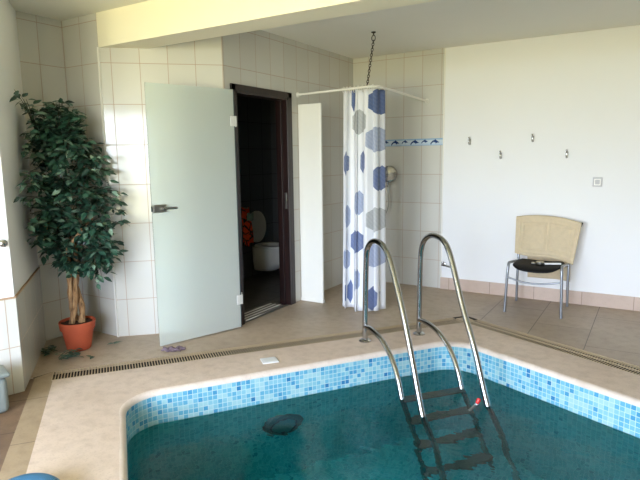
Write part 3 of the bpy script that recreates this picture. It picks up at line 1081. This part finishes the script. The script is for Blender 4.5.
def shell(d):
    return [[bm.verts.new((chx + (i / NX * 2 - 1) * 0.255, 5.715 + 0.03 * (1 - (i / NX * 2 - 1) ** 2) + d + (j / rows - 0.5) * 0.05, 0.56 + (0.84 + 0.018 * (1 - (i / NX * 2 - 1) ** 2) - 0.56) * j / rows)) for j in range(rows + 1)] for i in range(NX + 1)]
Sa, Sb = shell(0), shell(0.014)
for i in range(NX):
    for j in range(rows):
        bm.faces.new((Sa[i][j], Sa[i + 1][j], Sa[i + 1][j + 1], Sa[i][j + 1]))
        bm.faces.new((Sb[i][j], Sb[i][j + 1], Sb[i + 1][j + 1], Sb[i + 1][j]))
for i in range(NX):
    bm.faces.new((Sa[i][0], Sb[i][0], Sb[i + 1][0], Sa[i + 1][0])); bm.faces.new((Sa[i][rows], Sa[i + 1][rows], Sb[i + 1][rows], Sb[i][rows]))
for j in range(rows):
    bm.faces.new((Sa[0][j], Sa[0][j + 1], Sb[0][j + 1], Sb[0][j])); bm.faces.new((Sa[NX][j], Sb[NX][j], Sb[NX][j + 1], Sa[NX][j + 1]))
obj('backrest', bm, M['black'], chr_, True, 40)

# towel over the chair back -------------------------------------------------
M['towel'] = simple('beige_terry', (206, 188, 156), 0.95, var=0.14, scale=25, bump=0.5, bscale=350)
tw = thing('bath_mat', 'beige terry bath mat with raised panels draped over the chair back', 'bath mat', (chx, 5.7, 0.87))
bm = bmesh.new()
NU, NV = 90, 110
def towel(u, v):
    # u 0..1 left..right ; v 0 front bottom .. 0.56 top fold .. 1 back bottom
    a = u * 2 - 1
    arch = 0.018 * (1 - a * a)
    ztop = 0.848 + 1.3 * arch - 0.038 * u * u
    cx = chx + 0.028
    if v < 0.54:
        k = v / 0.54
        zb = 0.505 - 0.066 * u - 0.01 * math.sin(u * 7)
        z = zb + (ztop - zb) * k
        xw = 0.30 - 0.045 * (1 - k) * (0.35 + 0.65 * u)
        x = cx + a * xw - 0.005 * (1 - k) 
        y = 5.695 + 0.033 * (1 - a * a) + (z - 0.7) * 0.18 - 0.006 * math.sin(a * 6 + k * 2)
        # embossed panels
        h = 0
        for (u0, u1) in ((0.10, 0.485), (0.515, 0.90)):
            du = min(u - u0, u1 - u); dk = min(k - 0.17, 0.86 - k)
            e_ = min(du * 0.6, dk * 0.38)
            if 0 < e_ < 0.017: h = 0.007
            elif e_ >= 0.017: h = -0.001
        eu = min(u, 1 - u) * 0.6; ek = k * 0.38
        if 0.03 < min(eu, ek) < 0.042: h = 0.006
        y -= h
    elif v < 0.6:
        k = (v - 0.54) / 0.06
        th = k * PI
        x = cx + a * 0.30
        rr_ = 0.016
        y = 5.695 + 0.033 * (1 - a * a) + (ztop - 0.7) * 0.18 - 0.006 * math.sin(a * 6 + 2) * (1 - k) + rr_ * (1 - math.cos(th))
        z = ztop + rr_ * math.sin(th)
    else:
        k = (v - 0.6) / 0.4
        z = ztop + (0.245 - ztop) * k
        x = cx + a * (0.30 - 0.10 * min(1, k * 1.6)) + 0.02 * k
        y = 5.695 + 0.033 * (1 - a * a) + (ztop - 0.7) * 0.18 + 0.032 + 0.02 * k + 0.012 * math.sin(a * 5) * k
        y = min(y, Y0 - 0.03)
    return (x, y, z)
gg = [[bm.verts.new(towel(i / NU, j / NV)) for j in range(NV + 1)] for i in range(NU + 1)]
for i in range(NU):
    for j in range(NV):
        bm.faces.new((gg[i][j], gg[i + 1][j], gg[i + 1][j + 1], gg[i][j + 1]))
tc_ = obj('cloth', bm, M['towel'], tw, True)
sm = tc_.modifiers.new('thickness', 'SOLIDIFY'); sm.thickness = 0.006; sm.offset = 0
bm = bmesh.new()
box(bm, (chx + 0.318, 5.722, 0.79), (chx + 0.334, 5.726, 0.835), 0.001, rot=Matrix.Rotation(0.35, 3, 'Y'))
tg = obj('care_tag', bm, M['black'], tw); tg['label'] = 'small dark fabric tag'

# handset on the seat
hd = thing('hand_tool', 'silver hand held thing with round head and flat handle on black seat', 'hand tool', (chx, 5.42, 0.475))
zt = 0.454
bm = bmesh.new()
lathe(bm, [(0.0, 0), (0.036, 0.0), (0.04, 0.008), (0.04, 0.024), (0.033, 0.03), (0.0, 0.031)], (chx + 0.02, 5.42, zt), 24, caps=False)
obj('head', bm, M['satin'], hd, True, 40)
bm = bmesh.new()
box(bm, (chx + 0.06, 5.405, zt + 0.010), (chx + 0.205, 5.437, zt + 0.024), 0.005, rot=Matrix.Rotation(-0.06, 3, 'Y') @ rotz(0.12))
hh = obj('handle', bm, M['whitestone'], hd); hh['label'] = 'pale flat handle'
bm = bmesh.new()
box(bm, (chx - 0.055, 5.40, zt), (chx - 0.024, 5.43, zt + 0.018), 0.004, rot=rotz(0.3))
obj('cap', bm, M['satin'], hd)

# pool ladder ---------------------------------------------------------------
LD = Vector((0.781, -0.624))
M['treadgrey'] = simple('dark_grey_tread', (78, 100, 98), 0.5)
lad = thing('pool_ladder', 'polished steel pool ladder with two arched handrails', 'ladder', (-1.77, 4.03, 0))
bases = (Vector((-1.93, 3.845)), Vector((-1.615, 4.225)))
def lp(base, s, z):
    v = base + LD * s
    return Vector((v.x, v.y, z))
RAIL = [(0.0, 0.0), (0.006, 0.3), (0.02, 0.6), (0.038, 0.74), (0.09, 0.81), (0.18, 0.845), (0.29, 0.838), (0.375, 0.80), (0.44, 0.73), (0.52, 0.60), (0.62, 0.42), (0.74, 0.16), (0.885, -0.18), (1.05, -0.5), (1.3, -1.1)]
RAILB = [(0.0, 0.0), (0.0, 0.3), (0.008, 0.6), (0.02, 0.72), (0.065, 0.805), (0.155, 0.855), (0.26, 0.86), (0.36, 0.83), (0.43, 0.755), (0.5, 0.62), (0.61, 0.39), (0.755, 0.14), (0.905, -0.18), (1.07, -0.5), (1.31, -1.1)]
BR = [(0.0, 0.125), (0.1, 0.132), (0.2, 0.125), (0.31, 0.10), (0.42, 0.045), (0.5, -0.02), (0.56, -0.1), (0.61, -0.2), (0.72, -0.45), (1.0, -1.1)]
for b, rl in zip(bases, (RAIL, RAILB)):
    bm = bmesh.new()
    tube(bm, catmull([lp(b, s, z) for s, z in rl], 8), 0.0215, 16)
    hr = obj('handrail', bm, M['chrome'], lad, True, 60)
    bm = bmesh.new()
    tube(bm, catmull([lp(b, s, z) for s, z in BR], 8), 0.02, 16)
    obj('support_tube', bm, M['chrome'], lad, True, 60)
    bm = bmesh.new()
    lathe(bm, [(0.05, 0.001), (0.05, 0.008), (0.036, 0.018), (0.024, 0.022)], (b.x, b.y, 0), 28)
    obj('floor_flange', bm, M['chrome'], lad, True, 40)
for k, z in enumerate((-0.245, -0.49, -0.74, -0.99)):
    s0 = 0.575 + (-0.2 - z) * 0.43; s1 = s0 + 0.3
    bm = bmesh.new()
    a0, a1 = lp(bases[0], s0, z), lp(bases[0], s0 + 0.08, z); b0, b1 = lp(bases[1], s0, z), lp(bases[1], s0 + 0.08, z)
    lo = [bm.verts.new(p - Vector((0, 0, 0.012))) for p in (a0, a1, b1, b0)]; hi = [bm.verts.new(p + Vector((0, 0, 0.012))) for p in (a0, a1, b1, b0)]
    bm.faces.new(lo); bm.faces.new(hi)
    for i in range(4): bm.faces.new((lo[i], lo[(i + 1) % 4], hi[(i + 1) % 4], hi[i]))
    obj('tread', bm, M['treadgrey'], lad)
# thermometer floating next to the rail
tp = lp(bases[1], 0.915, WZ)
th_ = thing('pool_thermometer', 'small red and clear pool thermometer floating beside the right ladder rail', 'thermometer', (tp.x - 0.06, tp.y - 0.0, WZ))
bm = bmesh.new()
ax = Vector((0.35, 0.2, 0.9)).normalized()
Mx = Vector((0, 0, 1)).rotation_difference(ax).to_matrix()
pc = Vector((tp.x - 0.055, tp.y - 0.035, WZ + 0.005))
lathe(bm, [(0.0, 0.0), (0.013, 0.004), (0.015, 0.03), (0.011, 0.04), (0.0, 0.043)], pc, 14, M4=Mx, caps=False)
obj('float_cap', bm, M['red'], th_, True, 50)
bm = bmesh.new()
lathe(bm, [(0.0, -0.12), (0.012, -0.115), (0.014, -0.01), (0.012, 0.0), (0, 0.001)], pc, 14, M4=Mx, caps=False)
M['smoke'] = simple('pale_grey_tube', (170, 180, 180), 0.2)
obj('tube', bm, M['smoke'], th_, True, 50)

# underwater light ----------------------------------------------------------
wl_root = thing('pool_light', 'round underwater lamp on the far pool wall', 'pool light', (0, 0, 0))
wn = Vector((ld.y, -ld.x))
if wn.dot(cen - lf) < 0: wn = -wn
LS = -0.30; LZ = -0.62
wlc = lf + ld * LS
Mx = Vector((0, 0, 1)).rotation_difference(Vector((wn.x, wn.y, 0))).to_matrix()
wl_root.location = (wlc.x, wlc.y, LZ)
bm = bmesh.new()
lathe(bm, [(0.15, 0.001), (0.15, 0.012), (0.135, 0.028), (0.10, 0.034), (0.10, 0.03)], (wlc.x, wlc.y, LZ), 40, M4=Mx)
M['lampring'] = simple('grey_lamp_ring', (60, 92, 90), 0.4)
M['lampglass'] = simple('dull_lamp_glass', (84, 124, 124), 0.15)
obj('bezel', bm, M['lampring'], wl_root, True, 35)
bm = bmesh.new()
lathe(bm, [(0.088, 0.031), (0.088, 0.036), (0.06, 0.048), (0.0, 0.055)], (wlc.x, wlc.y, LZ), 36, M4=Mx, caps=False)
obj('lens', bm, M['lampglass'], wl_root, True, 50)
bm = bmesh.new()
cz = Vector((wlc.x + wn.x * 0.036, wlc.y + wn.y * 0.036, LZ))
tube(bm, [cz + Mx @ Vector((0.092 * math.cos(2 * PI * k / 36), 0.092 * math.sin(2 * PI * k / 36), 0)) for k in range(36)], 0.008, 8, closed=True)
rg_ = obj('rim_ring', bm, M['darkrubber'], wl_root, True)

# potted plant --------------------------------------------------------------
PP = Vector((-3.835, 2.585, 0))
pl = thing('potted_ficus', 'leafy green artificial ficus in terracotta pot in the tiled corner', 'plant', PP)
bm = bmesh.new()
lathe(bm, [(0.0, 0.002), (0.083, 0.002), (0.09, 0.01), (0.118, 0.165), (0.129, 0.168), (0.136, 0.225), (0.132, 0.232), (0.124, 0.23), (0.119, 0.18), (0.10, 0.17)], PP, 44, caps=False)
pot = obj('pot', bm, M['terracotta'], pl, True, 35)
bm = bmesh.new()
NR, NA = 8, 30
vs = [[bm.verts.new((PP.x + 0.121 * i / NR * math.cos(2 * PI * k / NA), PP.y + 0.121 * i / NR * math.sin(2 * PI * k / NA), 0.212 + random.uniform(-0.004, 0.006) + 0.01 * (1 - i / NR))) for k in range(NA)] for i in range(1, NR + 1)]
for a, b in zip(vs[:-1], vs[1:]):
    for k in range(NA): bm.faces.new((a[k], a[(k + 1) % NA], b[(k + 1) % NA], b[k]))
bm.faces.new(vs[0])
obj('soil', bm, M['soil'], pl, True)
LEAN = Vector((-0.02, -0.01, 0))
for k, (a, tw_) in enumerate(((0.3, 2.4), (2.4, 2.2), (4.5, 2.6))):
    bm = bmesh.new()
    path = []
    for i in range(26):
        h = i / 25
        ang = a + tw_ * 2.0 * h
        r_ = 0.034 + 0.012 * math.sin(h * 9 + k)
        if h > 0.65: r_ += (h - 0.65) * 0.5
        path.append(PP + LEAN * h + Vector((r_ * math.cos(ang), r_ * math.sin(ang), 0.19 + 0.85 * h)))
    tube(bm, path, [0.026 * (1 - 0.5 * i / 25) + 0.003 * math.sin(i * 1.7 + k) for i in range(26)], 10)
    obj('stem', bm, M['bark'], pl, True)

def wall_dist(p):
    v = Vector((p.x, p.y))
    d = min(p.x - XK, YN - p.y if p.x < CL.x else 9, pn.dot(v - Q) if v.y < YP + 0.3 else 9)
    d = min(d, -nb.dot(v - CL))
    return d
def add_leaf(bm, p, axis, nrm, L, W):
    axis = axis.normalized()
    side = axis.cross(nrm)
    if side.length < 1e-3: side = axis.cross(Vector((1, 0, 0)))
    side.normalize(); nrm = side.cross(axis).normalized()
    fold = random.uniform(0.1, 0.3); curl = random.uniform(0.0, 0.3)
    stn = ((0.0, 0.06), (0.22, 0.8), (0.45, 1.0), (0.72, 0.62), (1.0, 0.03))
    mid, lft, rgt = [], [], []
    for q, wv in stn:
        c = p + axis * (q * L) - nrm * (curl * L * q * q)
        mid.append(bm.verts.new(c))
        lft.append(bm.verts.new(c + side * (W * wv) + nrm * (fold * W * wv)))
        rgt.append(bm.verts.new(c - side * (W * wv) + nrm * (fold * W * wv)))
    for i in range(4):
        bm.faces.new((mid[i], mid[i + 1], lft[i + 1], lft[i])); bm.faces.new((mid[i], rgt[i], rgt[i + 1], mid[i + 1]))
prof = [(0.56, 0.10, 0.08), (0.66, 0.20, 0.10), (0.78, 0.29, 0.07), (0.95, 0.355, 0.05), (1.15, 0.375, 0.05), (1.35, 0.365, 0.03), (1.5, 0.325, 0.0), (1.65, 0.27, -0.02), (1.8, 0.19, -0.02), (1.93, 0.06, 0.0)]
def env(z):
    for (a, b) in zip(prof[:-1], prof[1:]):
        if a[0] <= z <= b[0]:
            k = (z - a[0]) / (b[0] - a[0])
            return a[1] + (b[1] - a[1]) * k, a[2] + (b[2] - a[2]) * k
    return 0.05, 0
bmL = bmesh.new(); bmT = bmesh.new()
RV = Vector((0.855, 0.519, 0)).normalized(); FV = Vector((-0.519, 0.855, 0))
def pull(p):
    for _ in range(40):
        if wall_dist(p) > 0.07: break
        p = p + (CAM - p).normalized() * 0.02
    return p
def twig(base, tip, nl, size=1.0):
    pts = [base, base.lerp(tip, 0.5) + Vector((0, 0, 0.03)), tip]
    path = catmull(pts, 5)
    tube(bmT, path, [0.0035 * (1 - 0.6 * i / (len(path) - 1)) for i in range(len(path))], 5)
    for i in range(nl):
        q = 0.25 + 0.8 * (i + 0.5) / nl
        b = path[min(len(path) - 1, int(q * (len(path) - 1)))]
        d = (tip - base).normalized()
        ang = random.uniform(0, 2 * PI)
        rnd = Vector((math.cos(ang), math.sin(ang), random.uniform(-0.9, 0.15)))
        ax_ = (d * 0.5 + rnd).normalized()
        nr = (Vector((random.uniform(-.6, .6), random.uniform(-.6, .6), 1)) + (CAM - b).normalized() * 0.5)
        L = random.uniform(0.048, 0.08) * size
        pb = pull(b + rnd * 0.012)
        if wall_dist(pb + ax_ * L) < 0.02: ax_ = (ax_ + (CAM - pb).normalized() * 1.3).normalized()
        if wall_dist(pb + ax_ * L) < 0.02: continue
        add_leaf(bmL, pb, ax_, nr, L, L * random.uniform(0.24, 0.31))
for i in range(300):
    z = 0.6 + 1.33 * ((i + random.random()) / 300)
    R_, sh = env(z)
    a = random.uniform(0, 2 * PI)
    rr_ = R_ * (0.45 + 0.55 * math.sqrt(random.random()))
    tip = PP + RV * (sh + rr_ * math.cos(a)) + FV * (rr_ * 0.85 * math.sin(a)) + Vector((0, 0, z))
    base = PP + Vector((0, 0, min(max(z - 0.05 + random.uniform(-0.1, 0.1), 0.7), 1.6))) + (tip - PP).cross(Vector((0, 0, 0))) + Vector(((tip.x - PP.x) * 0.3, (tip.y - PP.y) * 0.3, 0))
    twig(pull(base), pull(tip), 12)
# the tall sprig on the left and a hanging one on the right
for k in range(5):
    tip = pull(PP + RV * (-0.30 + 0.04 * k) + FV * -0.05 + Vector((0, 0, 2.0 - 0.035 * k)))
    base = pull(PP + RV * -0.2 + Vector((0, 0, 1.72)))
    twig(base, tip, 9)
for k in range(4):
    twig(pull(PP + RV * 0.18 + Vector((0, 0, 0.78))), pull(PP + RV * (0.22 + 0.03 * k) + FV * (-0.12 + 0.05 * k) + Vector((0, 0, 0.56 + 0.03 * k))), 8)
fo = obj('foliage', bmL, M['leaf'], pl, False)
obj('twigs', bmT, M['twig'], pl, True)

def sprig(name, c, nl, spread, label, cat='fallen leaves', wire=False):
    bm = bmesh.new()
    for i in range(nl):
        a = random.uniform(0, 2 * PI); r_ = spread * math.sqrt(random.random())
        p = Vector((c[0] + r_ * math.cos(a), c[1] + r_ * math.sin(a), random.uniform(0.006, 0.012 + 0.03 * (nl > 4))))
        ax_ = Vector((math.cos(a * 3), math.sin(a * 3), random.uniform(0.0, 0.35)))
        add_leaf(bm, p, ax_, Vector((0.1, 0.1, 1)), random.uniform(0.05, 0.075), 0.017)
    if wire:
        for k in range(6):
            pts = [Vector((c[0] + random.uniform(-spread, spread), c[1] + random.uniform(-spread, spread), random.uniform(0.006, 0.045))) for _ in range(4)]
            tube(bm, catmull(pts, 6), 0.0028, 5, mat=0)
    for v in bm.verts:
        v.co.z = max(v.co.z, 0.002)
    return tag(obj(name, bm, M['dryleaf']), label, cat)
sprig('fallen_sprig', (-3.955, 2.40), 10, 0.06, 'small green sprig lying on the floor against the pillar left of the pot', wire=True)
sprig('fallen_sprig', (-3.70, 2.42), 10, 0.11, 'tangle of leaves and stems on the floor in front of the terracotta pot', wire=True)
sprig('fallen_leaf', (-3.56, 2.50), 2, 0.02, 'single dark leaf on the floor just right of the terracotta pot')
sprig('fallen_sprig', (-3.66, 2.80), 3, 0.03, 'few leaves on the floor behind the pot at the tile corner')

# crumpled cloth beneath the glass door ---------------------------------------
bm = bmesh.new()
bmesh.ops.create_icosphere(bm, subdivisions=4, radius=1)
rnd = random.Random(3)
ph = [rnd.uniform(0, 6) for _ in range(6)]
for v in bm.verts:
    c = v.co
    k = 1 + 0.25 * math.sin(5 * c.x + ph[0]) * math.sin(4 * c.y + ph[1]) + 0.15 * math.sin(9 * c.y + ph[2] + 3 * c.z)
    q = rotz(math.radians(35)) @ Vector((c.x * 0.085 * k, c.y * 0.035 * k, 0))
    v.co = Vector((-3.13 + q.x, 2.915 + q.y, max(0.002, 0.012 + c.z * 0.016 * k + 0.008 * math.sin(11 * c.x + ph[3]))))
tag(obj('crumpled_cloth', bm, M['purplegrey'], smooth=True), 'small crumpled purple grey rag on the floor under the glass door', 'rag')
# white plate on the deck
bm = bmesh.new()
box(bm, (-2.345 - 0.06, 3.106 - 0.055, 0.0005), (-2.345 + 0.06, 3.106 + 0.055, 0.008), 0.003, rot=rotz(math.radians(50)))
box(bm, (-2.345 - 0.045, 3.106 - 0.04, 0.008), (-2.345 + 0.045, 3.106 + 0.04, 0.010), 0.001, rot=rotz(math.radians(50)))
tag(obj('deck_plate', bm, M['whitestone']), 'small square white cover plate on the deck between drain and pool edge', 'cover plate')

# grey plastic thing and knob at the left edge
bm = bmesh.new()
bd = math.atan2(fd.y, fd.x)
gc = Vector((-3.17, 1.68)) + fd * 0.175 - fn * 0.095
box(bm, (gc.x - 0.16, gc.y - 0.08, 0.001), (gc.x + 0.16, gc.y + 0.08, 0.22), 0.03, rot=rotz(bd))
gx = thing('plastic_crate', 'grey plastic box on the brown floor at the left edge beside the pillar', 'box', (gc.x, gc.y, 0))
obj('body', bm, M['greyplastic'], gx, True, 60)
bm = bmesh.new()
box(bm, (gc.x - 0.175, gc.y - 0.095, 0.221), (gc.x + 0.175, gc.y + 0.095, 0.25), 0.012, rot=rotz(bd))
obj('lid', bm, M['greyplastic'], gx, True, 60)
kp = Q + fd * 0.04
kn = thing('wall_fitting', 'round chrome knob on the white pillar above its tiled base', 'fitting', (kp.x, kp.y, 0.98))
Mx = Vector((0, 0, 1)).rotation_difference(Vector((fn.x, fn.y, 0))).to_matrix()
bm = bmesh.new(); lathe(bm, [(0.022, 0.0005), (0.022, 0.005), (0.012, 0.008), (0.011, 0.02)], (kp.x, kp.y, 0.98), 20, M4=Mx); obj('rose', bm, M['satin'], kn, True, 40)
bm = bmesh.new(); lathe(bm, [(0.0, 0.018), (0.018, 0.02), (0.025, 0.03), (0.024, 0.042), (0.016, 0.05), (0.0, 0.052)], (kp.x, kp.y, 0.98), 20, M4=Mx, caps=False); obj('knob_head', bm, M['chrome'], kn, True, 50)

# blue woven pouf at the bottom left corner
def blue_mat():
    t = NT('blue_woven_plastic')
    tc = t.node('ShaderNodeTexCoord')
    w1 = t.node('ShaderNodeTexWave', wave_type='BANDS', bands_direction='DIAGONAL'); w1.inputs['Scale'].default_value = 60
    t.link(tc.outputs['Object'], w1.inputs['Vector'])
    t.set(Base_Color=t.mix(w1.outputs['Fac'], lin((34, 88, 132)), lin((70, 138, 184))), Roughness=0.4)
    t.bump(w1.outputs['Fac'], 0.4, 0.003)
    return t.m
M['blue'] = blue_mat()
bpos = Vector((-2.225, 1.18, 0))
bf = thing('woven_pouf', 'rounded blue woven pouf on the deck at the bottom left corner', 'pouf', bpos)
bm = bmesh.new()
lathe(bm, [(0.0, 0.001), (0.12, 0.001), (0.145, 0.015), (0.16, 0.038), (0.158, 0.058), (0.145, 0.074), (0.125, 0.082)], bpos, 48, caps=False)
obj('body', bm, M['blue'], bf, True, 50)
bm = bmesh.new()
lathe(bm, [(0.128, 0.08), (0.132, 0.086), (0.122, 0.092), (0.08, 0.094), (0.0, 0.095)], bpos, 48, caps=False)
obj('top_cushion', bm, M['blue'], bf, True, 50)

# toilet ---------------------------------------------------------------------
to = thing('toilet', 'white wall hung toilet with raised lid inside the dark doorway', 'toilet', (-4.28, 5.47, 0.4))
ty = 5.47; tx = -4.22
bm = bmesh.new()
def bowl_ring(x0, x1, hw, z, n_=32):
    out = []
    xm = x0 + (x1 - x0) * 0.5
    for k in range(n_):
        a = 2 * PI * k / n_
        cx = math.cos(a); sy = math.sin(a)
        x = xm + (x1 - x0) / 2 * (abs(cx) ** (0.55 if cx < 0 else 0.9)) * (1 if cx >= 0 else -1)
        out.append(bm.verts.new((x, ty + hw * (abs(sy) ** 0.85) * (1 if sy >= 0 else -1), z)))
    return out
rg = [bowl_ring(tx - 0.075, tx + 0.22, 0.10, 0.09), bowl_ring(tx - 0.075, tx + 0.30, 0.13, 0.13), bowl_ring(tx - 0.075, tx + 0.40, 0.165, 0.22), bowl_ring(tx - 0.075, tx + 0.45, 0.178, 0.33), bowl_ring(tx - 0.075, tx + 0.46, 0.18, 0.395), bowl_ring(tx - 0.03, tx + 0.42, 0.13, 0.395), bowl_ring(tx + 0.02, tx + 0.36, 0.10, 0.30)]
for a_, b_ in zip(rg[:-1], rg[1:]):
    for k in range(32): bm.faces.new((a_[k], a_[(k + 1) % 32], b_[(k + 1) % 32], b_[k]))
bm.faces.new(rg[0][::-1]); bm.faces.new(rg[-1])
obj('bowl', bm, M['ceramic'], to, True, 50)
bm = bmesh.new()
rg = [bowl_ring(tx - 0.03, tx + 0.455, 0.182, 0.398), bowl_ring(tx - 0.03, tx + 0.455, 0.182, 0.418), bowl_ring(tx + 0.03, tx + 0.39, 0.115, 0.418), bowl_ring(tx + 0.03, tx + 0.39, 0.115, 0.398)]
for i in range(4):
    a_, b_ = rg[i], rg[(i + 1) % 4]
    for k in range(32): bm.faces.new((a_[k], a_[(k + 1) % 32], b_[(k + 1) % 32], b_[k]))
obj('seat', bm, M['whiteplastic'], to, True, 50)
bm = bmesh.new()
ring = [(0.182 * math.sin(2 * PI * k / 32), 0.2 * -math.cos(2 * PI * k / 32)) for k in range(32)]
la = [bm.verts.new((tx - 0.035 - 0.05 * (h + 0.2) * 0.3, ty + y_, 0.63 + h)) for y_, h in ring]
lb = [bm.verts.new((tx - 0.055 - 0.05 * (h + 0.2) * 0.3, ty + y_, 0.63 + h)) for y_, h in ring]
bm.faces.new(la); bm.faces.new(lb[::-1])
for k in range(32): bm.faces.new((la[k], la[(k + 1) % 32], lb[(k + 1) % 32], lb[k]))
obj('lid', bm, M['whiteplastic'], to, True, 50)

# orange towel on a hook in the WC
def orange():
    t = NT('orange_towel_black_pattern')
    n_ = t.node('ShaderNodeTexVoronoi', feature='DISTANCE_TO_EDGE'); n_.inputs['Scale'].default_value = 9
    tc = t.node('ShaderNodeTexCoord'); t.link(tc.outputs['Object'], n_.inputs['Vector'])
    f = t.math('LESS_THAN', n_.outputs[0], 0.06)
    t.set(Base_Color=t.mix(f, lin((236, 84, 36)), lin((40, 18, 14))), Roughness=0.9)
    return t.m
M['orange'] = orange()
M['palegreen'] = simple('pale_green_cloth', (150, 172, 160), 0.9)
ow = thing('hanging_towel', 'orange towel with dark pattern hanging beside the toilet', 'towel', (-4.2, 5.17, 0.85))
oy = 5.19
bm = bmesh.new()
NU, NV = 24, 24
def ot(i, j, d):
    u = i / NU; v = j / NV
    return (-4.20 + d + 0.018 * math.sin(u * 15 + v) * (1 - v * 0.4), oy - 0.095 + u * 0.20 * (0.8 + 0.2 * (1 - v)) + 0.012 * math.sin(v * 5), 0.44 + 0.02 * math.sin(u * 9) + v * 0.46 - 0.05 * abs(u - 0.45) * v)
gg = [[bm.verts.new(ot(i, j, 0)) for j in range(NV + 1)] for i in range(NU + 1)]
for i in range(NU):
    for j in range(NV): bm.faces.new((gg[i][j], gg[i + 1][j], gg[i + 1][j + 1], gg[i][j + 1]))
oc = obj('cloth', bm, M['orange'], ow, True); s_ = oc.modifiers.new('thickness', 'SOLIDIFY'); s_.thickness = 0.01
bm = bmesh.new()
lathe(bm, [(0.015, 0), (0.015, 0.006), (0.006, 0.01), (0.006, 0.12), (0.011, 0.122), (0.0, 0.13)], (WX + 0.0005, oy, 0.89), 14, M4=Vector((0, 0, 1)).rotation_difference(Vector((1, 0, 0))).to_matrix())
obj('peg', bm, M['satin'], ow, True, 40)
bm = bmesh.new()
gg = [[bm.verts.new((-4.172 + 0.012 * math.sin(i * 0.9) + 0.004 * j / 8, oy - 0.03 + i / 12 * 0.13, 0.74 + 0.09 * j / 8 + 0.01 * math.sin(i * 0.7))) for j in range(9)] for i in range(13)]
for i in range(12):
    for j in range(8): bm.faces.new((gg[i][j], gg[i + 1][j], gg[i + 1][j + 1], gg[i][j + 1]))
fc = obj('flannel', bm, M['palegreen'], ow, True); fc['label'] = 'pale green folded flannel'; s_ = fc.modifiers.new('thickness', 'SOLIDIFY'); s_.thickness = 0.006
# pale mat in the doorway
def mat_mat():
    t = NT('pale_striped_mat')
    w1 = t.node('ShaderNodeTexWave', wave_type='BANDS', bands_direction='X'); w1.inputs['Scale'].default_value = 6
    tc = t.node('ShaderNodeTexCoord'); t.link(tc.outputs['Object'], w1.inputs['Vector'])
    t.set(Base_Color=t.ramp(w1.outputs['Fac'], [(0.4, lin((120, 112, 104))), (0.6, lin((222, 218, 208)))]), Roughness=0.9)
    return t.m
M['matm'] = mat_mat()
bm = bmesh.new()
box(bm, (-3.30, 3.80, 0.001), (-3.13, 4.40, 0.014), 0.004, rot=rotz(0.02))
tag(obj('door_mat', bm, M['matm']), 'narrow pale striped mat on the floor in the dark doorway', 'mat')

# ------------------------------------------------------------------ daylight
W = bpy.data.worlds.new('daylight'); S.world = W
W.use_nodes = True
nt = W.node_tree
bg = nt.nodes['Background']
tc = nt.nodes.new('ShaderNodeTexCoord'); sp = nt.nodes.new('ShaderNodeSeparateXYZ')
nt.links.new(tc.outputs['Generated'], sp.inputs[0])
mr = nt.nodes.new('ShaderNodeMapRange'); mr.inputs[1].default_value = -1; mr.inputs[2].default_value = 1
nt.links.new(sp.outputs[2], mr.inputs[0])
rp = nt.nodes.new('ShaderNodeValToRGB')
e = rp.color_ramp.elements
e[0].position = 0.0; e[0].color = (0.54, 0.51, 0.28, 1)
e[1].position = 0.47; e[1].color = (0.54, 0.51, 0.29, 1)
x = e.new(0.50); x.color = (0.86, 0.97, 1.08, 1)
x = e.new(0.56); x.color = (0.85, 0.97, 1.2, 1)
x = e.new(1.0); x.color = (0.68, 0.86, 1.28, 1)
nt.links.new(mr.outputs[0], rp.inputs[0]); nt.links.new(rp.outputs[0], bg.inputs['Color'])
bg.inputs['Strength'].default_value = 26.0

S.view_settings.view_transform = 'Standard'
S.view_settings.look = 'None'
S.view_settings.gamma = 1.0
S.view_settings.exposure = 0.17
S.view_settings.use_curve_mapping = False
S.cycles.max_bounces = 14
S.cycles.diffuse_bounces = 6
S.cycles.transmission_bounces = 12
S.cycles.use_denoising = True
S.cycles.sample_clamp_indirect = 6.0
